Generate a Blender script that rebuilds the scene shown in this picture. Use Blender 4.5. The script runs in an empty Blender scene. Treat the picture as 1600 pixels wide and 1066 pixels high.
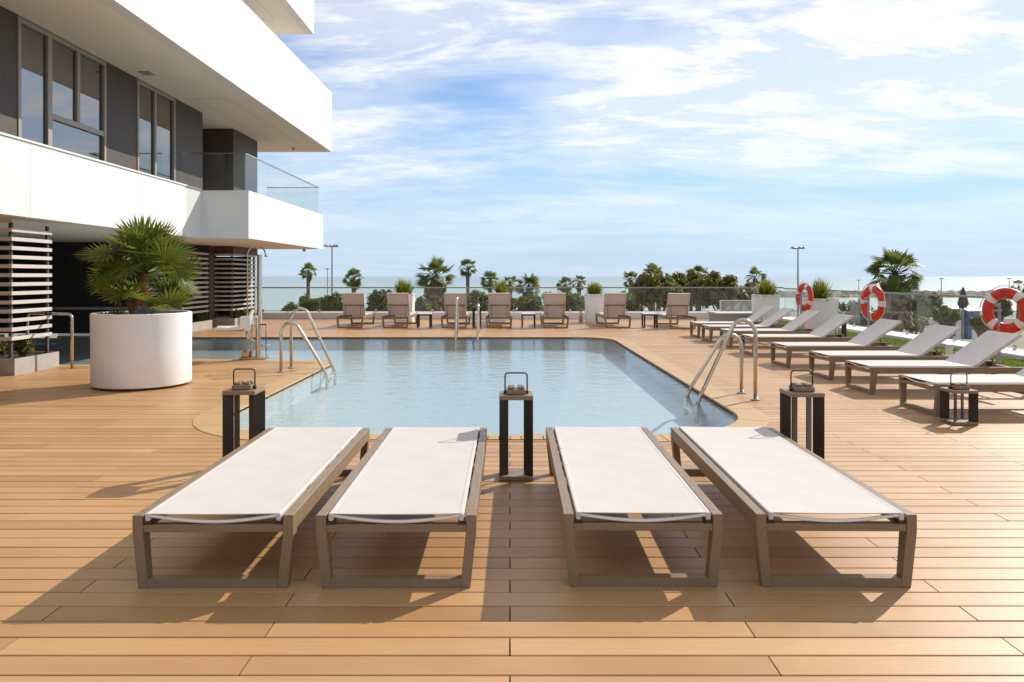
import bpy, bmesh, math, random
from mathutils import Vector, Matrix
R = math.radians
PI = math.pi
sc = bpy.context.scene
col = sc.collection

# ------------------------------------------------------------------ camera
CAM_H = 1.47
cam_d = bpy.data.cameras.new('camera')
cam = bpy.data.objects.new('camera', cam_d); col.objects.link(cam)
cam.location = (0, 0, CAM_H); cam.rotation_euler = (R(90), 0, 0)
cam_d.sensor_width = 36; cam_d.lens = 1145/1600*36
cam_d.shift_x = 0.002; cam_d.shift_y = -0.0631
cam_d.clip_start = 0.05; cam_d.clip_end = 60000
sc.camera = cam

# ------------------------------------------------------------------ light
SUN_EL, SUN_AZ = 33.6, 47.5            # azimuth from +Y towards +X
w = bpy.data.worlds.new('World'); sc.world = w; w.use_nodes = True
nt = w.node_tree; nt.nodes.clear()
def N(t, **kw):
    n = nt.nodes.new(t)
    for k, v in kw.items(): setattr(n, k, v)
    return n
def L(a, b): nt.links.new(a, b)
def M2(op, a, b=None, clamp=False):
    n = N('ShaderNodeMath', operation=op); n.use_clamp = clamp
    for i, v in enumerate((a, b)):
        if v is None: continue
        if isinstance(v, (int, float)): n.inputs[i].default_value = v
        else: L(v, n.inputs[i])
    return n.outputs[0]
out = N('ShaderNodeOutputWorld'); bg = N('ShaderNodeBackground'); L(bg.outputs[0], out.inputs[0])
SKY_STRENGTH = 0.1
bg.inputs['Strength'].default_value = SKY_STRENGTH
sky = N('ShaderNodeTexSky', sky_type='NISHITA'); sky.sun_disc = False
sky.sun_elevation = R(SUN_EL); sky.sun_rotation = R(SUN_AZ)
sky.air_density = 1.0; sky.dust_density = 0.08; sky.ozone_density = 1.6
tc = N('ShaderNodeTexCoord'); sep = N('ShaderNodeSeparateXYZ'); L(tc.outputs['Generated'], sep.inputs[0])
zc = M2('MAXIMUM', sep.outputs[2], 0.0)
zz = M2('ADD', zc, 0.15)
cx = M2('DIVIDE', sep.outputs[0], zz); cy = M2('DIVIDE', sep.outputs[1], zz)
comb = N('ShaderNodeCombineXYZ'); L(cx, comb.inputs[0]); L(cy, comb.inputs[1])
def cloud_layer(loc, rot, scale, detail, rough, dist, lo, hi, nscale=1.0):
    mp = N('ShaderNodeMapping'); mp.inputs['Location'].default_value = loc
    mp.inputs['Rotation'].default_value = (0, 0, rot); mp.inputs['Scale'].default_value = scale
    L(comb.outputs[0], mp.inputs[0])
    nz = N('ShaderNodeTexNoise'); nz.inputs['Scale'].default_value = nscale
    nz.inputs['Detail'].default_value = detail; nz.inputs['Roughness'].default_value = rough
    nz.inputs['Distortion'].default_value = dist
    L(mp.outputs[0], nz.inputs['Vector'])
    mr = N('ShaderNodeMapRange'); mr.interpolation_type = 'SMOOTHSTEP'
    mr.inputs['From Min'].default_value = lo; mr.inputs['From Max'].default_value = hi
    L(nz.outputs[0], mr.inputs[0])
    return mr.outputs[0]
broad = cloud_layer((14.6, 27.3, 0), R(40), (0.45, 0.62, 1), 5, 0.58, 0.3, 0.38, 0.55)
puffs = cloud_layer((27.3, 14.6, 2), R(32), (1.7, 3.6, 1), 12, 0.67, 0.4, 0.33, 0.64)
streak = cloud_layer((7.7, 0.2, 5), R(24), (0.6, 2.2, 1), 8, 0.64, 0.8, 0.38, 0.72)
dens = M2('ADD', M2('MULTIPLY', puffs, M2('ADD', M2('MULTIPLY', broad, 1.0), 0.05)), M2('MULTIPLY', streak, 0.5), True)
veil = M2('MULTIPLY', broad, 0.62)
dens = M2('MAXIMUM', dens, veil)
# clouds thin out into the pale air right above the horizon
hz = N('ShaderNodeMapRange'); hz.interpolation_type = 'SMOOTHSTEP'
hz.inputs['From Min'].default_value = 0.02; hz.inputs['From Max'].default_value = 0.20
L(sep.outputs[2], hz.inputs[0])
dens = M2('MULTIPLY', dens, M2('ADD', M2('MULTIPLY', hz.outputs[0], 0.8), 0.2))
dens = M2('MULTIPLY', dens, 0.95)
mixc = N('ShaderNodeMix', data_type='RGBA')
# pale blue air towards the horizon, all the way round
tint = N('ShaderNodeMix', data_type='RGBA', blend_type='MULTIPLY'); tint.inputs[0].default_value = 1.0
L(sky.outputs[0], tint.inputs[6]); tint.inputs[7].default_value = (0.84, 1.02, 1.24, 1)
ha = N('ShaderNodeMapRange'); ha.interpolation_type = 'SMOOTHSTEP'
ha.inputs['From Min'].default_value = 0.30; ha.inputs['From Max'].default_value = -0.04
ha.inputs['To Max'].default_value = 0.95
L(sep.outputs[2], ha.inputs[0])
air = N('ShaderNodeMix', data_type='RGBA'); L(ha.outputs[0], air.inputs[0]); L(tint.outputs[2], air.inputs[6])
air.inputs[7].default_value = (4.5, 6.0, 8.0, 1)
L(dens, mixc.inputs[0]); L(air.outputs[2], mixc.inputs[6])
mixc.inputs[7].default_value = (9.3, 9.35, 9.4, 1)
L(mixc.outputs[2], bg.inputs['Color'])

sd = bpy.data.lights.new('sun', 'SUN'); sun = bpy.data.objects.new('sun', sd); col.objects.link(sun)
sd.energy = 5.0; sd.angle = R(0.5); sd.color = (1.0, 0.93, 0.82)
sun_dir = Vector((math.sin(R(SUN_AZ))*math.cos(R(SUN_EL)), math.cos(R(SUN_AZ))*math.cos(R(SUN_EL)), math.sin(R(SUN_EL))))
sun.rotation_euler = sun_dir.to_track_quat('Z', 'Y').to_euler()
sun.location = (30, 30, 40)
vs = sc.view_settings
vs.view_transform = 'Standard'; vs.look = 'None'; vs.gamma = 1; vs.use_curve_mapping = False
vs.exposure = 0.18
sc.render.engine = 'CYCLES'
sc.cycles.use_denoising = True
sc.cycles.max_bounces = 10; sc.cycles.transparent_max_bounces = 24
sc.cycles.sample_clamp_indirect = 8
sc.cycles.caustics_reflective = False; sc.cycles.caustics_refractive = False

# ------------------------------------------------------------------ helpers
def tag(o, label=None, cat=None, group=None, kind=None):
    if label: o['label'] = label
    if cat: o['category'] = cat
    if group: o['group'] = group
    if kind: o['kind'] = kind
    return o
def empty(name, loc=(0, 0, 0), rz=0.0, label=None, cat=None, group=None):
    o = bpy.data.objects.new(name, None); col.objects.link(o)
    o.location = loc; o.rotation_euler = (0, 0, rz); o.empty_display_size = 0.2
    return tag(o, label, cat, group)
def copy_tree(o, parent=None, loc=None, rz=None):
    c = o.copy(); col.objects.link(c); c.parent = parent
    if loc is not None: c.location = loc
    if rz is not None: c.rotation_euler = (0, 0, rz)
    for ch in list(o.children): copy_tree(ch, c)
    return c

class MB:
    def __init__(s): s.v = []; s.f = []; s.a = []
    def add(s, vs, fs, a=0.0):
        n = len(s.v); s.v += [tuple(p) for p in vs]
        s.f += [tuple(i+n for i in f) for f in fs]; s.a += [a]*len(fs)
        return s
    def box(s, x0, x1, y0, y1, z0, z1, m=None, a=0.0):
        vs = [(x, y, z) for z in (z0, z1) for y in (y0, y1) for x in (x0, x1)]
        if m is not None: vs = [m @ Vector(p) for p in vs]
        return s.add(vs, [(0, 2, 3, 1), (4, 5, 7, 6), (0, 1, 5, 4), (2, 6, 7, 3), (0, 4, 6, 2), (1, 3, 7, 5)], a)
    def hexa(s, bot, top):           # 4 bottom + 4 top points, same winding
        return s.add(list(bot)+list(top), [(3, 2, 1, 0), (4, 5, 6, 7), (0, 1, 5, 4), (1, 2, 6, 5), (2, 3, 7, 6), (3, 0, 4, 7)])
    def prism(s, poly, z0, z1):
        n = len(poly)
        vs = [(x, y, z0) for x, y in poly]+[(x, y, z1) for x, y in poly]
        return s.add(vs, [tuple(range(n-1, -1, -1)), tuple(range(n, 2*n))]+[(i, (i+1) % n, n+(i+1) % n, n+i) for i in range(n)])
    def tube(s, path, r, n=10, cap=True, closed=False):
        pts = [Vector(p) for p in path]; k = len(pts)
        rs = r if isinstance(r, (list, tuple)) else [r]*k
        vs = []; up = None
        for i, p in enumerate(pts):
            if closed: t = (pts[(i+1) % k]-pts[i-1])
            else: t = pts[min(i+1, k-1)]-pts[max(i-1, 0)]
            t.normalize()
            if up is None:
                up = Vector((0, 0, 1)) if abs(t.z) < 0.9 else Vector((1, 0, 0))
            u = t.cross(up)
            if u.length < 1e-4: u = t.cross(Vector((0.3, 1, 0.2)))
            u.normalize(); v = u.cross(t); up = v
            for j in range(n):
                a = 2*PI*j/n
                vs.append(p+(u*math.cos(a)+v*math.sin(a))*rs[i])
        fs = []
        for i in range(k if closed else k-1):
            i2 = (i+1) % k
            for j in range(n):
                j2 = (j+1) % n
                fs.append((i*n+j, i*n+j2, i2*n+j2, i2*n+j))
        if cap and not closed:
            fs.append(tuple(range(n-1, -1, -1))); fs.append(tuple((k-1)*n+j for j in range(n)))
        return s.add(vs, fs)
    def lathe(s, prof, n=48, c=(0, 0, 0)):
        vs = []; fs = []
        for r, z in prof:
            for j in range(n):
                a = 2*PI*j/n; vs.append((c[0]+r*math.cos(a), c[1]+r*math.sin(a), c[2]+z))
        for i in range(len(prof)-1):
            for j in range(n):
                j2 = (j+1) % n
                fs.append((i*n+j, i*n+j2, (i+1)*n+j2, (i+1)*n+j))
        return s.add(vs, fs)
    def mesh(s, name, mat=None, smooth=False, bevel=0, attr=False, seg=1):
        me = bpy.data.meshes.new(name); me.from_pydata(s.v, [], s.f); me.update()
        if attr:
            at = me.attributes.new('pid', 'FLOAT', 'FACE')
            at.data.foreach_set('value', s.a)
        if bevel or smooth:
            bm = bmesh.new(); bm.from_mesh(me)
            bmesh.ops.recalc_face_normals(bm, faces=bm.faces)
            if bevel:
                ed = [e for e in bm.edges if len(e.link_faces) == 2 and e.calc_face_angle(0) > 0.5]
                bmesh.ops.bevel(bm, geom=ed, offset=bevel, segments=seg, affect='EDGES', profile=0.5)
            if smooth:
                for f in bm.faces: f.smooth = True
            bm.to_mesh(me); bm.free()
            if smooth and smooth is not True:
                me.set_sharp_from_angle(angle=R(smooth))
        if mat: me.materials.append(mat)
        return me
    def build(s, name, mat=None, parent=None, smooth=False, bevel=0, attr=False, seg=1):
        o = bpy.data.objects.new(name, s.mesh(name, mat, smooth, bevel, attr, seg)); col.objects.link(o)
        if parent is not None: o.parent = parent
        return o
def inst(name, me, parent=None, mat4=None):
    o = bpy.data.objects.new(name, me); col.objects.link(o)
    if parent is not None: o.parent = parent
    if mat4 is not None: o.matrix_local = mat4
    return o
def arc(c, r, a0, a1, n, plane='xz'):
    o = []
    for i in range(n+1):
        a = a0+(a1-a0)*i/n; u, v = r*math.cos(a), r*math.sin(a)
        o.append((c[0]+u, c[1], c[2]+v) if plane == 'xz' else (c[0]+u, c[1]+v, c[2]))
    return o
def smooth_path(pts, rad, n=5):
    """polyline with rounded corners"""
    pts = [Vector(p) for p in pts]; o = [pts[0]]
    for i in range(1, len(pts)-1):
        a, b, c = pts[i-1], pts[i], pts[i+1]
        r = min(rad, (a-b).length*0.49, (c-b).length*0.49)
        p0 = b+(a-b).normalized()*r; p1 = b+(c-b).normalized()*r
        for k in range(n+1):
            t = k/n; o.append(p0*(1-t)**2+b*2*t*(1-t)+p1*t*t)
    o.append(pts[-1]); return o

# ------------------------------------------------------------------ materials
class Mat:
    def __init__(s, name):
        s.m = bpy.data.materials.new(name); s.m.use_nodes = True
        s.t = s.m.node_tree; s.t.nodes.clear()
        s.out = s.n('ShaderNodeOutputMaterial')
    def n(s, t, **kw):
        x = s.t.nodes.new(t)
        for k, v in kw.items(): setattr(x, k, v)
        return x
    def l(s, a, b): s.t.links.new(a, b)
    def coord(s, scale=(1, 1, 1), kind='Object', rot=(0, 0, 0)):
        if kind == 'World':
            src = s.n('ShaderNodeNewGeometry').outputs['Position']
        else:
            src = s.n('ShaderNodeTexCoord').outputs[kind]
        mp = s.n('ShaderNodeMapping'); mp.inputs['Scale'].default_value = scale; mp.inputs['Rotation'].default_value = rot
        s.l(src, mp.inputs[0]); return mp.outputs[0]
    def noise(s, vec, scale, detail=4, rough=0.55, dist=0):
        x = s.n('ShaderNodeTexNoise'); x.inputs['Scale'].default_value = scale; x.inputs['Detail'].default_value = detail
        x.inputs['Roughness'].default_value = rough; x.inputs['Distortion'].default_value = dist
        s.l(vec, x.inputs['Vector']); return x.outputs[0]
    def ramp(s, fac, stops):
        x = s.n('ShaderNodeValToRGB'); e = x.color_ramp.elements
        while len(e) < len(stops): e.new(0.5)
        for i, (p, c) in enumerate(stops):
            e[i].position = p; e[i].color = (*c, 1) if len(c) == 3 else c
        s.l(fac, x.inputs[0]); return x.outputs[0]
    def mix(s, fac, a, b, mode='MIX'):
        x = s.n('ShaderNodeMix', data_type='RGBA', blend_type=mode)
        for sock, v in ((x.inputs[0], fac), (x.inputs[6], a), (x.inputs[7], b)):
            if isinstance(v, (int, float)): sock.default_value = v
            elif isinstance(v, tuple): sock.default_value = (*v, 1)
            else: s.l(v, sock)
        return x.outputs[2]
    def math(s, op, a, b=0.0):
        x = s.n('ShaderNodeMath', operation=op)
        for i, v in enumerate((a, b)):
            if isinstance(v, (int, float)): x.inputs[i].default_value = v
            else: s.l(v, x.inputs[i])
        return x.outputs[0]
    def bump(s, h, strength, dist=0.01):
        x = s.n('ShaderNodeBump'); x.inputs['Strength'].default_value = strength; x.inputs['Distance'].default_value = dist
        s.l(h, x.inputs['Height']); return x.outputs[0]
    def pbr(s, color, rough=0.6, metal=0.0, normal=None, spec=0.5):
        b = s.n('ShaderNodeBsdfPrincipled')
        if isinstance(color, tuple): b.inputs['Base Color'].default_value = (*color, 1)
        else: s.l(color, b.inputs['Base Color'])
        if isinstance(rough, (int, float)): b.inputs['Roughness'].default_value = rough
        else: s.l(rough, b.inputs['Roughness'])
        b.inputs['Metallic'].default_value = metal
        b.inputs['Specular IOR Level'].default_value = spec
        if normal is not None: s.l(normal, b.inputs['Normal'])
        return b
    def done(s, shader): s.l(shader.outputs[0] if hasattr(shader, 'outputs') else shader, s.out.inputs[0]); return s.m

def simple(name, c, rough=0.6, metal=0.0, var=0.12, nscale=6, bump=0.0, bscale=60, spec=0.5):
    m = Mat(name); v = m.coord()
    n1 = m.noise(v, nscale, 5)
    lo = tuple(x*(1-var) for x in c); hi = tuple(min(1, x*(1+var)) for x in c)
    cc = m.ramp(n1, [(0.3, lo), (0.7, hi)])
    nm = None
    if bump: nm = m.bump(m.noise(v, bscale, 3), bump, 0.004)
    return m.done(m.pbr(cc, rough, metal, nm, spec))

def deck_mat():
    m = Mat('deck_wood')
    at = m.n('ShaderNodeAttribute'); at.attribute_name = 'pid'
    pid = at.outputs['Fac']
    v = m.n('ShaderNodeNewGeometry').outputs['Position']
    off = m.n('ShaderNodeCombineXYZ'); m.l(m.math('MULTIPLY', pid, 37.0), off.inputs[0]); m.l(m.math('MULTIPLY', pid, 11.0), off.inputs[2])
    ad = m.n('ShaderNodeVectorMath', operation='ADD'); m.l(v, ad.inputs[0]); m.l(off.outputs[0], ad.inputs[1])
    mp = m.n('ShaderNodeMapping'); mp.inputs['Scale'].default_value = (1.3, 42, 1); m.l(ad.outputs[0], mp.inputs[0])
    grain = m.noise(mp.outputs[0], 2.4, 6, 0.62, 0.25)
    mp2 = m.n('ShaderNodeMapping'); mp2.inputs['Scale'].default_value = (0.6, 260, 1); m.l(ad.outputs[0], mp2.inputs[0])
    brush = m.noise(mp2.outputs[0], 1.0, 2, 0.5)
    blot = m.noise(v, 0.7, 4, 0.6)
    fine = m.noise(v, 9, 4, 0.65)
    base = m.ramp(pid, [(0.0, (0.34, 0.183, 0.074)), (0.3, (0.42, 0.234, 0.100)), (0.65, (0.465, 0.268, 0.122)), (0.9, (0.375, 0.204, 0.085)), (1.0, (0.51, 0.308, 0.148))])
    c = m.mix(m.math('MULTIPLY', m.math('SUBTRACT', grain, 0.36), 1.0), base, (0.29, 0.138, 0.044))
    c = m.mix(m.math('MULTIPLY', m.math('SUBTRACT', brush, 0.45), 0.55), c, (0.53, 0.31, 0.135))
    c = m.mix(m.ramp(blot, [(0.42, (0, 0, 0)), (0.72, (0.40, 0.40, 0.40))]), c, (0.52, 0.32, 0.155))
    c = m.mix(m.ramp(fine, [(0.60, (0, 0, 0)), (0.80, (0.22, 0.22, 0.22))]), c, (0.28, 0.14, 0.053))
    # scattered pale scuffs
    vo = m.n('ShaderNodeTexVoronoi'); vo.inputs['Scale'].default_value = 1.1; m.l(v, vo.inputs['Vector'])
    sc_ = m.noise(m.coord((2, 30, 1), 'World', (0, 0, 0.4)), 3.0, 6, 0.7)
    scf = m.math('MULTIPLY', m.ramp(vo.outputs['Distance'], [(0.0, (1, 1, 1)), (0.16, (0, 0, 0))]), m.ramp(sc_, [(0.54, (0, 0, 0)), (0.64, (0.6, 0.6, 0.6))]))
    c = m.mix(scf, c, (0.72, 0.58, 0.42))
    nm = m.bump(m.math('ADD', brush, m.math('MULTIPLY', grain, 0.6)), 0.35, 0.0015)
    rg = m.ramp(blot, [(0.3, (0.38, 0.38, 0.38)), (0.7, (0.52, 0.52, 0.52))])
    return m.done(m.pbr(c, rg, 0, nm, 0.5))

def fresnel(m, ior, nm=None):
    """same reflectance from either side of a thin sheet (no total internal reflection)"""
    fr = m.n('ShaderNodeFresnel'); bf = m.n('ShaderNodeNewGeometry').outputs['Backfacing']
    m.l(m.math('ADD', m.math('MULTIPLY', bf, 1/ior-ior), ior), fr.inputs['IOR'])
    if nm is not None: m.l(nm, fr.inputs['Normal'])
    return fr
def water_mat(name, tint, s1, s2, strength, ior=1.33, rough=0.0):
    m = Mat(name)
    a = m.noise(m.coord((1, 1.15, 1), 'World'), s1, 4, 0.55, 0.6)
    b = m.noise(m.coord((1, 1, 1), 'World', (0, 0, 0.7)), s2, 3, 0.5, 0.3)
    h = m.math('ADD', a, m.math('MULTIPLY', b, 0.35))
    nm = m.bump(h, strength, 0.02)
    fr = fresnel(m, ior, nm)
    tr = m.n('ShaderNodeBsdfTransparent'); tr.inputs['Color'].default_value = (*tint, 1)
    gl = m.n('ShaderNodeBsdfGlossy'); gl.inputs['Roughness'].default_value = rough; m.l(nm, gl.inputs['Normal'])
    mx = m.n('ShaderNodeMixShader'); m.l(fr.outputs[0], mx.inputs[0]); m.l(tr.outputs[0], mx.inputs[1]); m.l(gl.outputs[0], mx.inputs[2])
    return m.done(mx)
def glass_mat(name, tint, ior=1.45, rough=0.0, dirt=0.0):
    m = Mat(name)
    fr = fresnel(m, ior)
    tr = m.n('ShaderNodeBsdfTransparent'); tr.inputs['Color'].default_value = (*tint, 1)
    gl = m.n('ShaderNodeBsdfGlossy'); gl.inputs['Roughness'].default_value = rough
    mx = m.n('ShaderNodeMixShader'); m.l(fr.outputs[0], mx.inputs[0]); m.l(tr.outputs[0], mx.inputs[1]); m.l(gl.outputs[0], mx.inputs[2])
    if dirt:
        df = m.n('ShaderNodeBsdfDiffuse'); df.inputs['Color'].default_value = (0.7, 0.7, 0.66, 1)
        nz = m.noise(m.coord((1, 1, 0.4), 'World'), 2.2, 5, 0.65)
        mx2 = m.n('ShaderNodeMixShader')
        m.l(m.ramp(nz, [(0.35, (dirt*0.4,)*3), (0.7, (dirt*1.6,)*3)]), mx2.inputs[0]); m.l(mx.outputs[0], mx2.inputs[1]); m.l(df.outputs[0], mx2.inputs[2])
        mx = mx2
    return m.done(mx)
def leaf_mat(name, c1, c2, c3, trans=0.4, nscale=1.5):
    m = Mat(name)
    v = m.coord((1, 1, 1), 'World')
    n1 = m.noise(v, nscale, 4, 0.6)
    at = m.n('ShaderNodeAttribute'); at.attribute_name = 'pid'
    f = m.math('ADD', m.math('MULTIPLY', n1, 0.55), m.math('MULTIPLY', at.outputs['Fac'], 0.45))
    c = m.ramp(f, [(0.22, c1), (0.5, c2), (0.78, c3)])
    p = m.pbr(c, 0.5, 0, None, 0.35)
    tl = m.n('ShaderNodeBsdfTranslucent'); m.l(m.mix(0.6, c, (0.20, 0.24, 0.03)), tl.inputs['Color'])
    mx = m.n('ShaderNodeMixShader'); mx.inputs[0].default_value = trans
    m.l(p.outputs[0], mx.inputs[1]); m.l(tl.outputs[0], mx.inputs[2])
    return m.done(mx)
def sling_mat():
    m = Mat('sling_fabric')
    v = m.coord()
    w1 = m.n('ShaderNodeTexWave', wave_type='BANDS', bands_direction='X'); w1.inputs['Scale'].default_value = 130; m.l(v, w1.inputs[0])
    w2 = m.n('ShaderNodeTexWave', wave_type='BANDS', bands_direction='Y'); w2.inputs['Scale'].default_value = 130; m.l(v, w2.inputs[0])
    n1 = m.noise(v, 5, 5, 0.6); n2 = m.noise(m.coord((60, 60, 60)), 4, 2)
    c = m.ramp(n1, [(0.3, (0.67, 0.63, 0.605)), (0.7, (0.74, 0.705, 0.685))])
    c = m.mix(m.math('MULTIPLY', n2, 0.34), c, (0.56, 0.50, 0.45))
    nm = m.bump(m.math('MULTIPLY', w1.outputs['Fac'], w2.outputs['Fac']), 0.15, 0.001)
    p = m.pbr(c, 0.75, 0, nm, 0.3)
    tl = m.n('ShaderNodeBsdfTranslucent'); tl.inputs['Color'].default_value = (0.56, 0.46, 0.40, 1)
    mx = m.n('ShaderNodeMixShader'); mx.inputs[0].default_value = 0.22
    m.l(p.outputs[0], mx.inputs[1]); m.l(tl.outputs[0], mx.inputs[2])
    return m.done(mx)
def frame_mat():
    m = Mat('taupe_frame')
    v = m.coord((1, 1, 1))
    n1 = m.noise(m.coord((14, 1.2, 14)), 7, 5, 0.6); n2 = m.noise(v, 3, 3)
    c = m.ramp(n1, [(0.3, (0.17, 0.112, 0.066)), (0.7, (0.255, 0.176, 0.107))])
    c = m.mix(m.math('MULTIPLY', n2, 0.3), c, (0.28, 0.205, 0.135))
    return m.done(m.pbr(c, 0.42, 0, m.bump(n1, 0.12, 0.002), 0.5))
def mosaic_mat():
    m = Mat('pool_mosaic')
    v = m.coord((1, 1, 1), 'World')
    br = m.n('ShaderNodeTexBrick'); br.offset = 0.0; br.inputs['Scale'].default_value = 18
    br.inputs['Mortar Size'].default_value = 0.03; br.inputs['Row Height'].default_value = 0.5; br.inputs['Brick Width'].default_value = 0.5
    br.inputs['Color1'].default_value = (0.42, 0.475, 0.50, 1); br.inputs['Color2'].default_value = (0.33, 0.39, 0.42, 1)
    br.inputs['Mortar'].default_value = (0.48, 0.52, 0.53, 1)
    m.l(v, br.inputs['Vector'])
    n = m.noise(v, 1.4, 4)
    c = m.mix(m.math('MULTIPLY', n, 0.4), br.outputs[0], (0.46, 0.50, 0.515))
    return m.done(m.pbr(c, 0.5))
def plaster_mat():
    m = Mat('white_render')
    v = m.coord((1, 1, 1), 'World')
    n1 = m.noise(v, 0.5, 5, 0.6); n2 = m.noise(m.coord((3, 3, 0.25), 'World'), 1.5, 5, 0.6)
    c = m.ramp(n1, [(0.3, (0.65, 0.635, 0.625)), (0.7, (0.695, 0.68, 0.672))])
    c = m.mix(m.ramp(n2, [(0.55, (0, 0, 0)), (0.8, (0.25, 0.25, 0.25))]), c, (0.68, 0.65, 0.61))
    return m.done(m.pbr(c, 0.7, 0, m.bump(m.noise(v, 40, 3), 0.08, 0.003), 0.3))
def coping_mat():
    m = Mat('coping_stone')
    v = m.coord((1, 1, 1), 'World')
    n1 = m.noise(v, 3, 5); n2 = m.noise(v, 45, 3)
    oi = m.n('ShaderNodeObjectInfo')
    c = m.ramp(n1, [(0.3, (0.41, 0.255, 0.115)), (0.7, (0.49, 0.315, 0.155))])
    c = m.mix(m.math('MULTIPLY', oi.outputs['Random'], 0.35), c, (0.41, 0.245, 0.105))
    c = m.mix(m.math('MULTIPLY', n2, 0.3), c, (0.38, 0.24, 0.12))
    return m.done(m.pbr(c, 0.55, 0, m.bump(n2, 0.2, 0.002), 0.4))
def sea_mat():
    m = Mat('sea_water')
    v = m.coord((0.55, 1.0, 1), 'World')
    a = m.noise(v, 0.22, 8, 0.62, 0.4); b = m.noise(v, 0.03, 4, 0.5)
    c = m.ramp(b, [(0.35, (0.20, 0.29, 0.33)), (0.65, (0.26, 0.355, 0.39))])
    gp = m.n('ShaderNodeNewGeometry'); sp = m.n('ShaderNodeSeparateXYZ'); m.l(gp.outputs['Position'], sp.inputs[0])
    mr = m.n('ShaderNodeMapRange'); mr.inputs['From Min'].default_value = 150; mr.inputs['From Max'].default_value = 900
    m.l(sp.outputs[1], mr.inputs[0])
    c = m.mix(mr.outputs[0], (0.30, 0.40, 0.40), c)      # shallow green water by the beach
    return m.done(m.pbr(c, 0.38, 0, m.bump(a, 1.0, 0.6), 0.5))
def steel_mat():
    m = Mat('polished_steel')
    n = m.noise(m.coord((1, 1, 6)), 8, 3)
    c = m.ramp(n, [(0.3, (0.47, 0.42, 0.35)), (0.7, (0.62, 0.57, 0.50))])
    return m.done(m.pbr(c, 0.2, 1.0))
def ring_mat():
    m = Mat('buoy_red')
    n = m.noise(m.coord(), 9, 5)
    c = m.ramp(n, [(0.3, (0.58, 0.022, 0.010)), (0.7, (0.68, 0.035, 0.013))])
    return m.done(m.pbr(c, 0.4))

MT = {}
MT['deck'] = deck_mat(); MT['water'] = water_mat('pool_water', (0.88, 0.955, 0.965), 3.4, 12, 0.5)
MT['sling'] = sling_mat(); MT['frame'] = frame_mat(); MT['mosaic'] = mosaic_mat(); MT['white'] = plaster_mat()
MT['coping'] = coping_mat(); MT['sea'] = sea_mat(); MT['steel'] = steel_mat(); MT['buoy'] = ring_mat()
MT['soffit'] = simple('bounce_tinted_soffit', (0.76, 0.69, 0.60), 0.7, var=0.03, nscale=1)  # warm light bounced up onto the white undersides, painted into the colour
MT['sub'] = simple('dark_substructure', (0.03, 0.022, 0.016), 0.9)
MT['black'] = simple('black_metal', (0.018, 0.015, 0.013), 0.4)
MT['board'] = simple('dark_board', (0.022, 0.016, 0.012), 0.5)
MT['whiteplastic'] = simple('white_plastic', (0.76, 0.74, 0.70), 0.45, var=0.05)
def pot_mat():
    m = Mat('planter_white'); v = m.coord()
    n1 = m.noise(v, 2, 4); st = m.noise(m.coord((7, 7, 0.6)), 2.0, 6, 0.65); sc_ = m.noise(m.coord((3, 3, 9)), 5, 7, 0.72)
    c = m.ramp(n1, [(0.3, (0.75, 0.725, 0.71)), (0.7, (0.80, 0.78, 0.765))])
    c = m.mix(m.ramp(st, [(0.55, (0, 0, 0)), (0.8, (0.22, 0.22, 0.22))]), c, (0.60, 0.54, 0.47))
    c = m.mix(m.ramp(sc_, [(0.66, (0, 0, 0)), (0.72, (0.35, 0.35, 0.35))]), c, (0.52, 0.47, 0.42))
    return m.done(m.pbr(c, 0.5, 0, m.bump(m.noise(v, 28, 3), 0.08, 0.003)))
MT['pot'] = pot_mat()
MT['brown'] = simple('brown_cladding', (0.058, 0.044, 0.036), 0.55, var=0.08)
MT['alu'] = simple('window_frame', (0.30, 0.27, 0.24), 0.4, var=0.05)
MT['slat'] = simple('louvre_slat', (0.50, 0.46, 0.43), 0.5, var=0.08)
MT['boxgrey'] = simple('planter_grey', (0.34, 0.31, 0.28), 0.6, var=0.08)
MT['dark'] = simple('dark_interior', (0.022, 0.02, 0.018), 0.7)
MT['curtain'] = simple('curtain', (0.30, 0.29, 0.27), 0.9)
MT['brushed'] = simple('brushed_steel', (0.72, 0.70, 0.67), 0.34, 1.0, var=0.06)
MT['glass'] = glass_mat('balustrade_glass', (0.965, 0.98, 0.965), 1.32, 0.0, 0.022)
MT['winglass'] = glass_mat('window_glass', (0.38, 0.42, 0.42), 4.0)
MT['soil'] = simple('soil', (0.05, 0.035, 0.022), 0.95, var=0.3, nscale=20)
MT['bark'] = simple('palm_bark', (0.16, 0.10, 0.06), 0.9, var=0.45, nscale=14, bump=0.6, bscale=30)
MT['fibre'] = simple('palm_fibre', (0.22, 0.10, 0.04), 0.9, var=0.45, nscale=25, bump=0.6, bscale=50)
MT['drybark'] = simple('dry_frond_skirt', (0.20, 0.15, 0.09), 0.95, var=0.4, nscale=3)
MT['palm'] = leaf_mat('palm_leaf', (0.055, 0.085, 0.010), (0.105, 0.140, 0.016), (0.21, 0.23, 0.03), 0.42, 3)
MT['palmfar'] = leaf_mat('far_palm_leaf', (0.045, 0.075, 0.02), (0.085, 0.12, 0.03), (0.15, 0.16, 0.06), 0.4, 0.8)
MT['bush'] = leaf_mat('bush_leaf', (0.09, 0.12, 0.014), (0.18, 0.21, 0.025), (0.32, 0.31, 0.06), 0.45, 4)
MT['tree'] = leaf_mat('tree_leaf', (0.04, 0.07, 0.018), (0.075, 0.11, 0.025), (0.14, 0.16, 0.05), 0.4, 0.5)
MT['redtree'] = leaf_mat('olive_leaf', (0.06, 0.07, 0.014), (0.13, 0.13, 0.025), (0.25, 0.17, 0.06), 0.45, 0.7)
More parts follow.
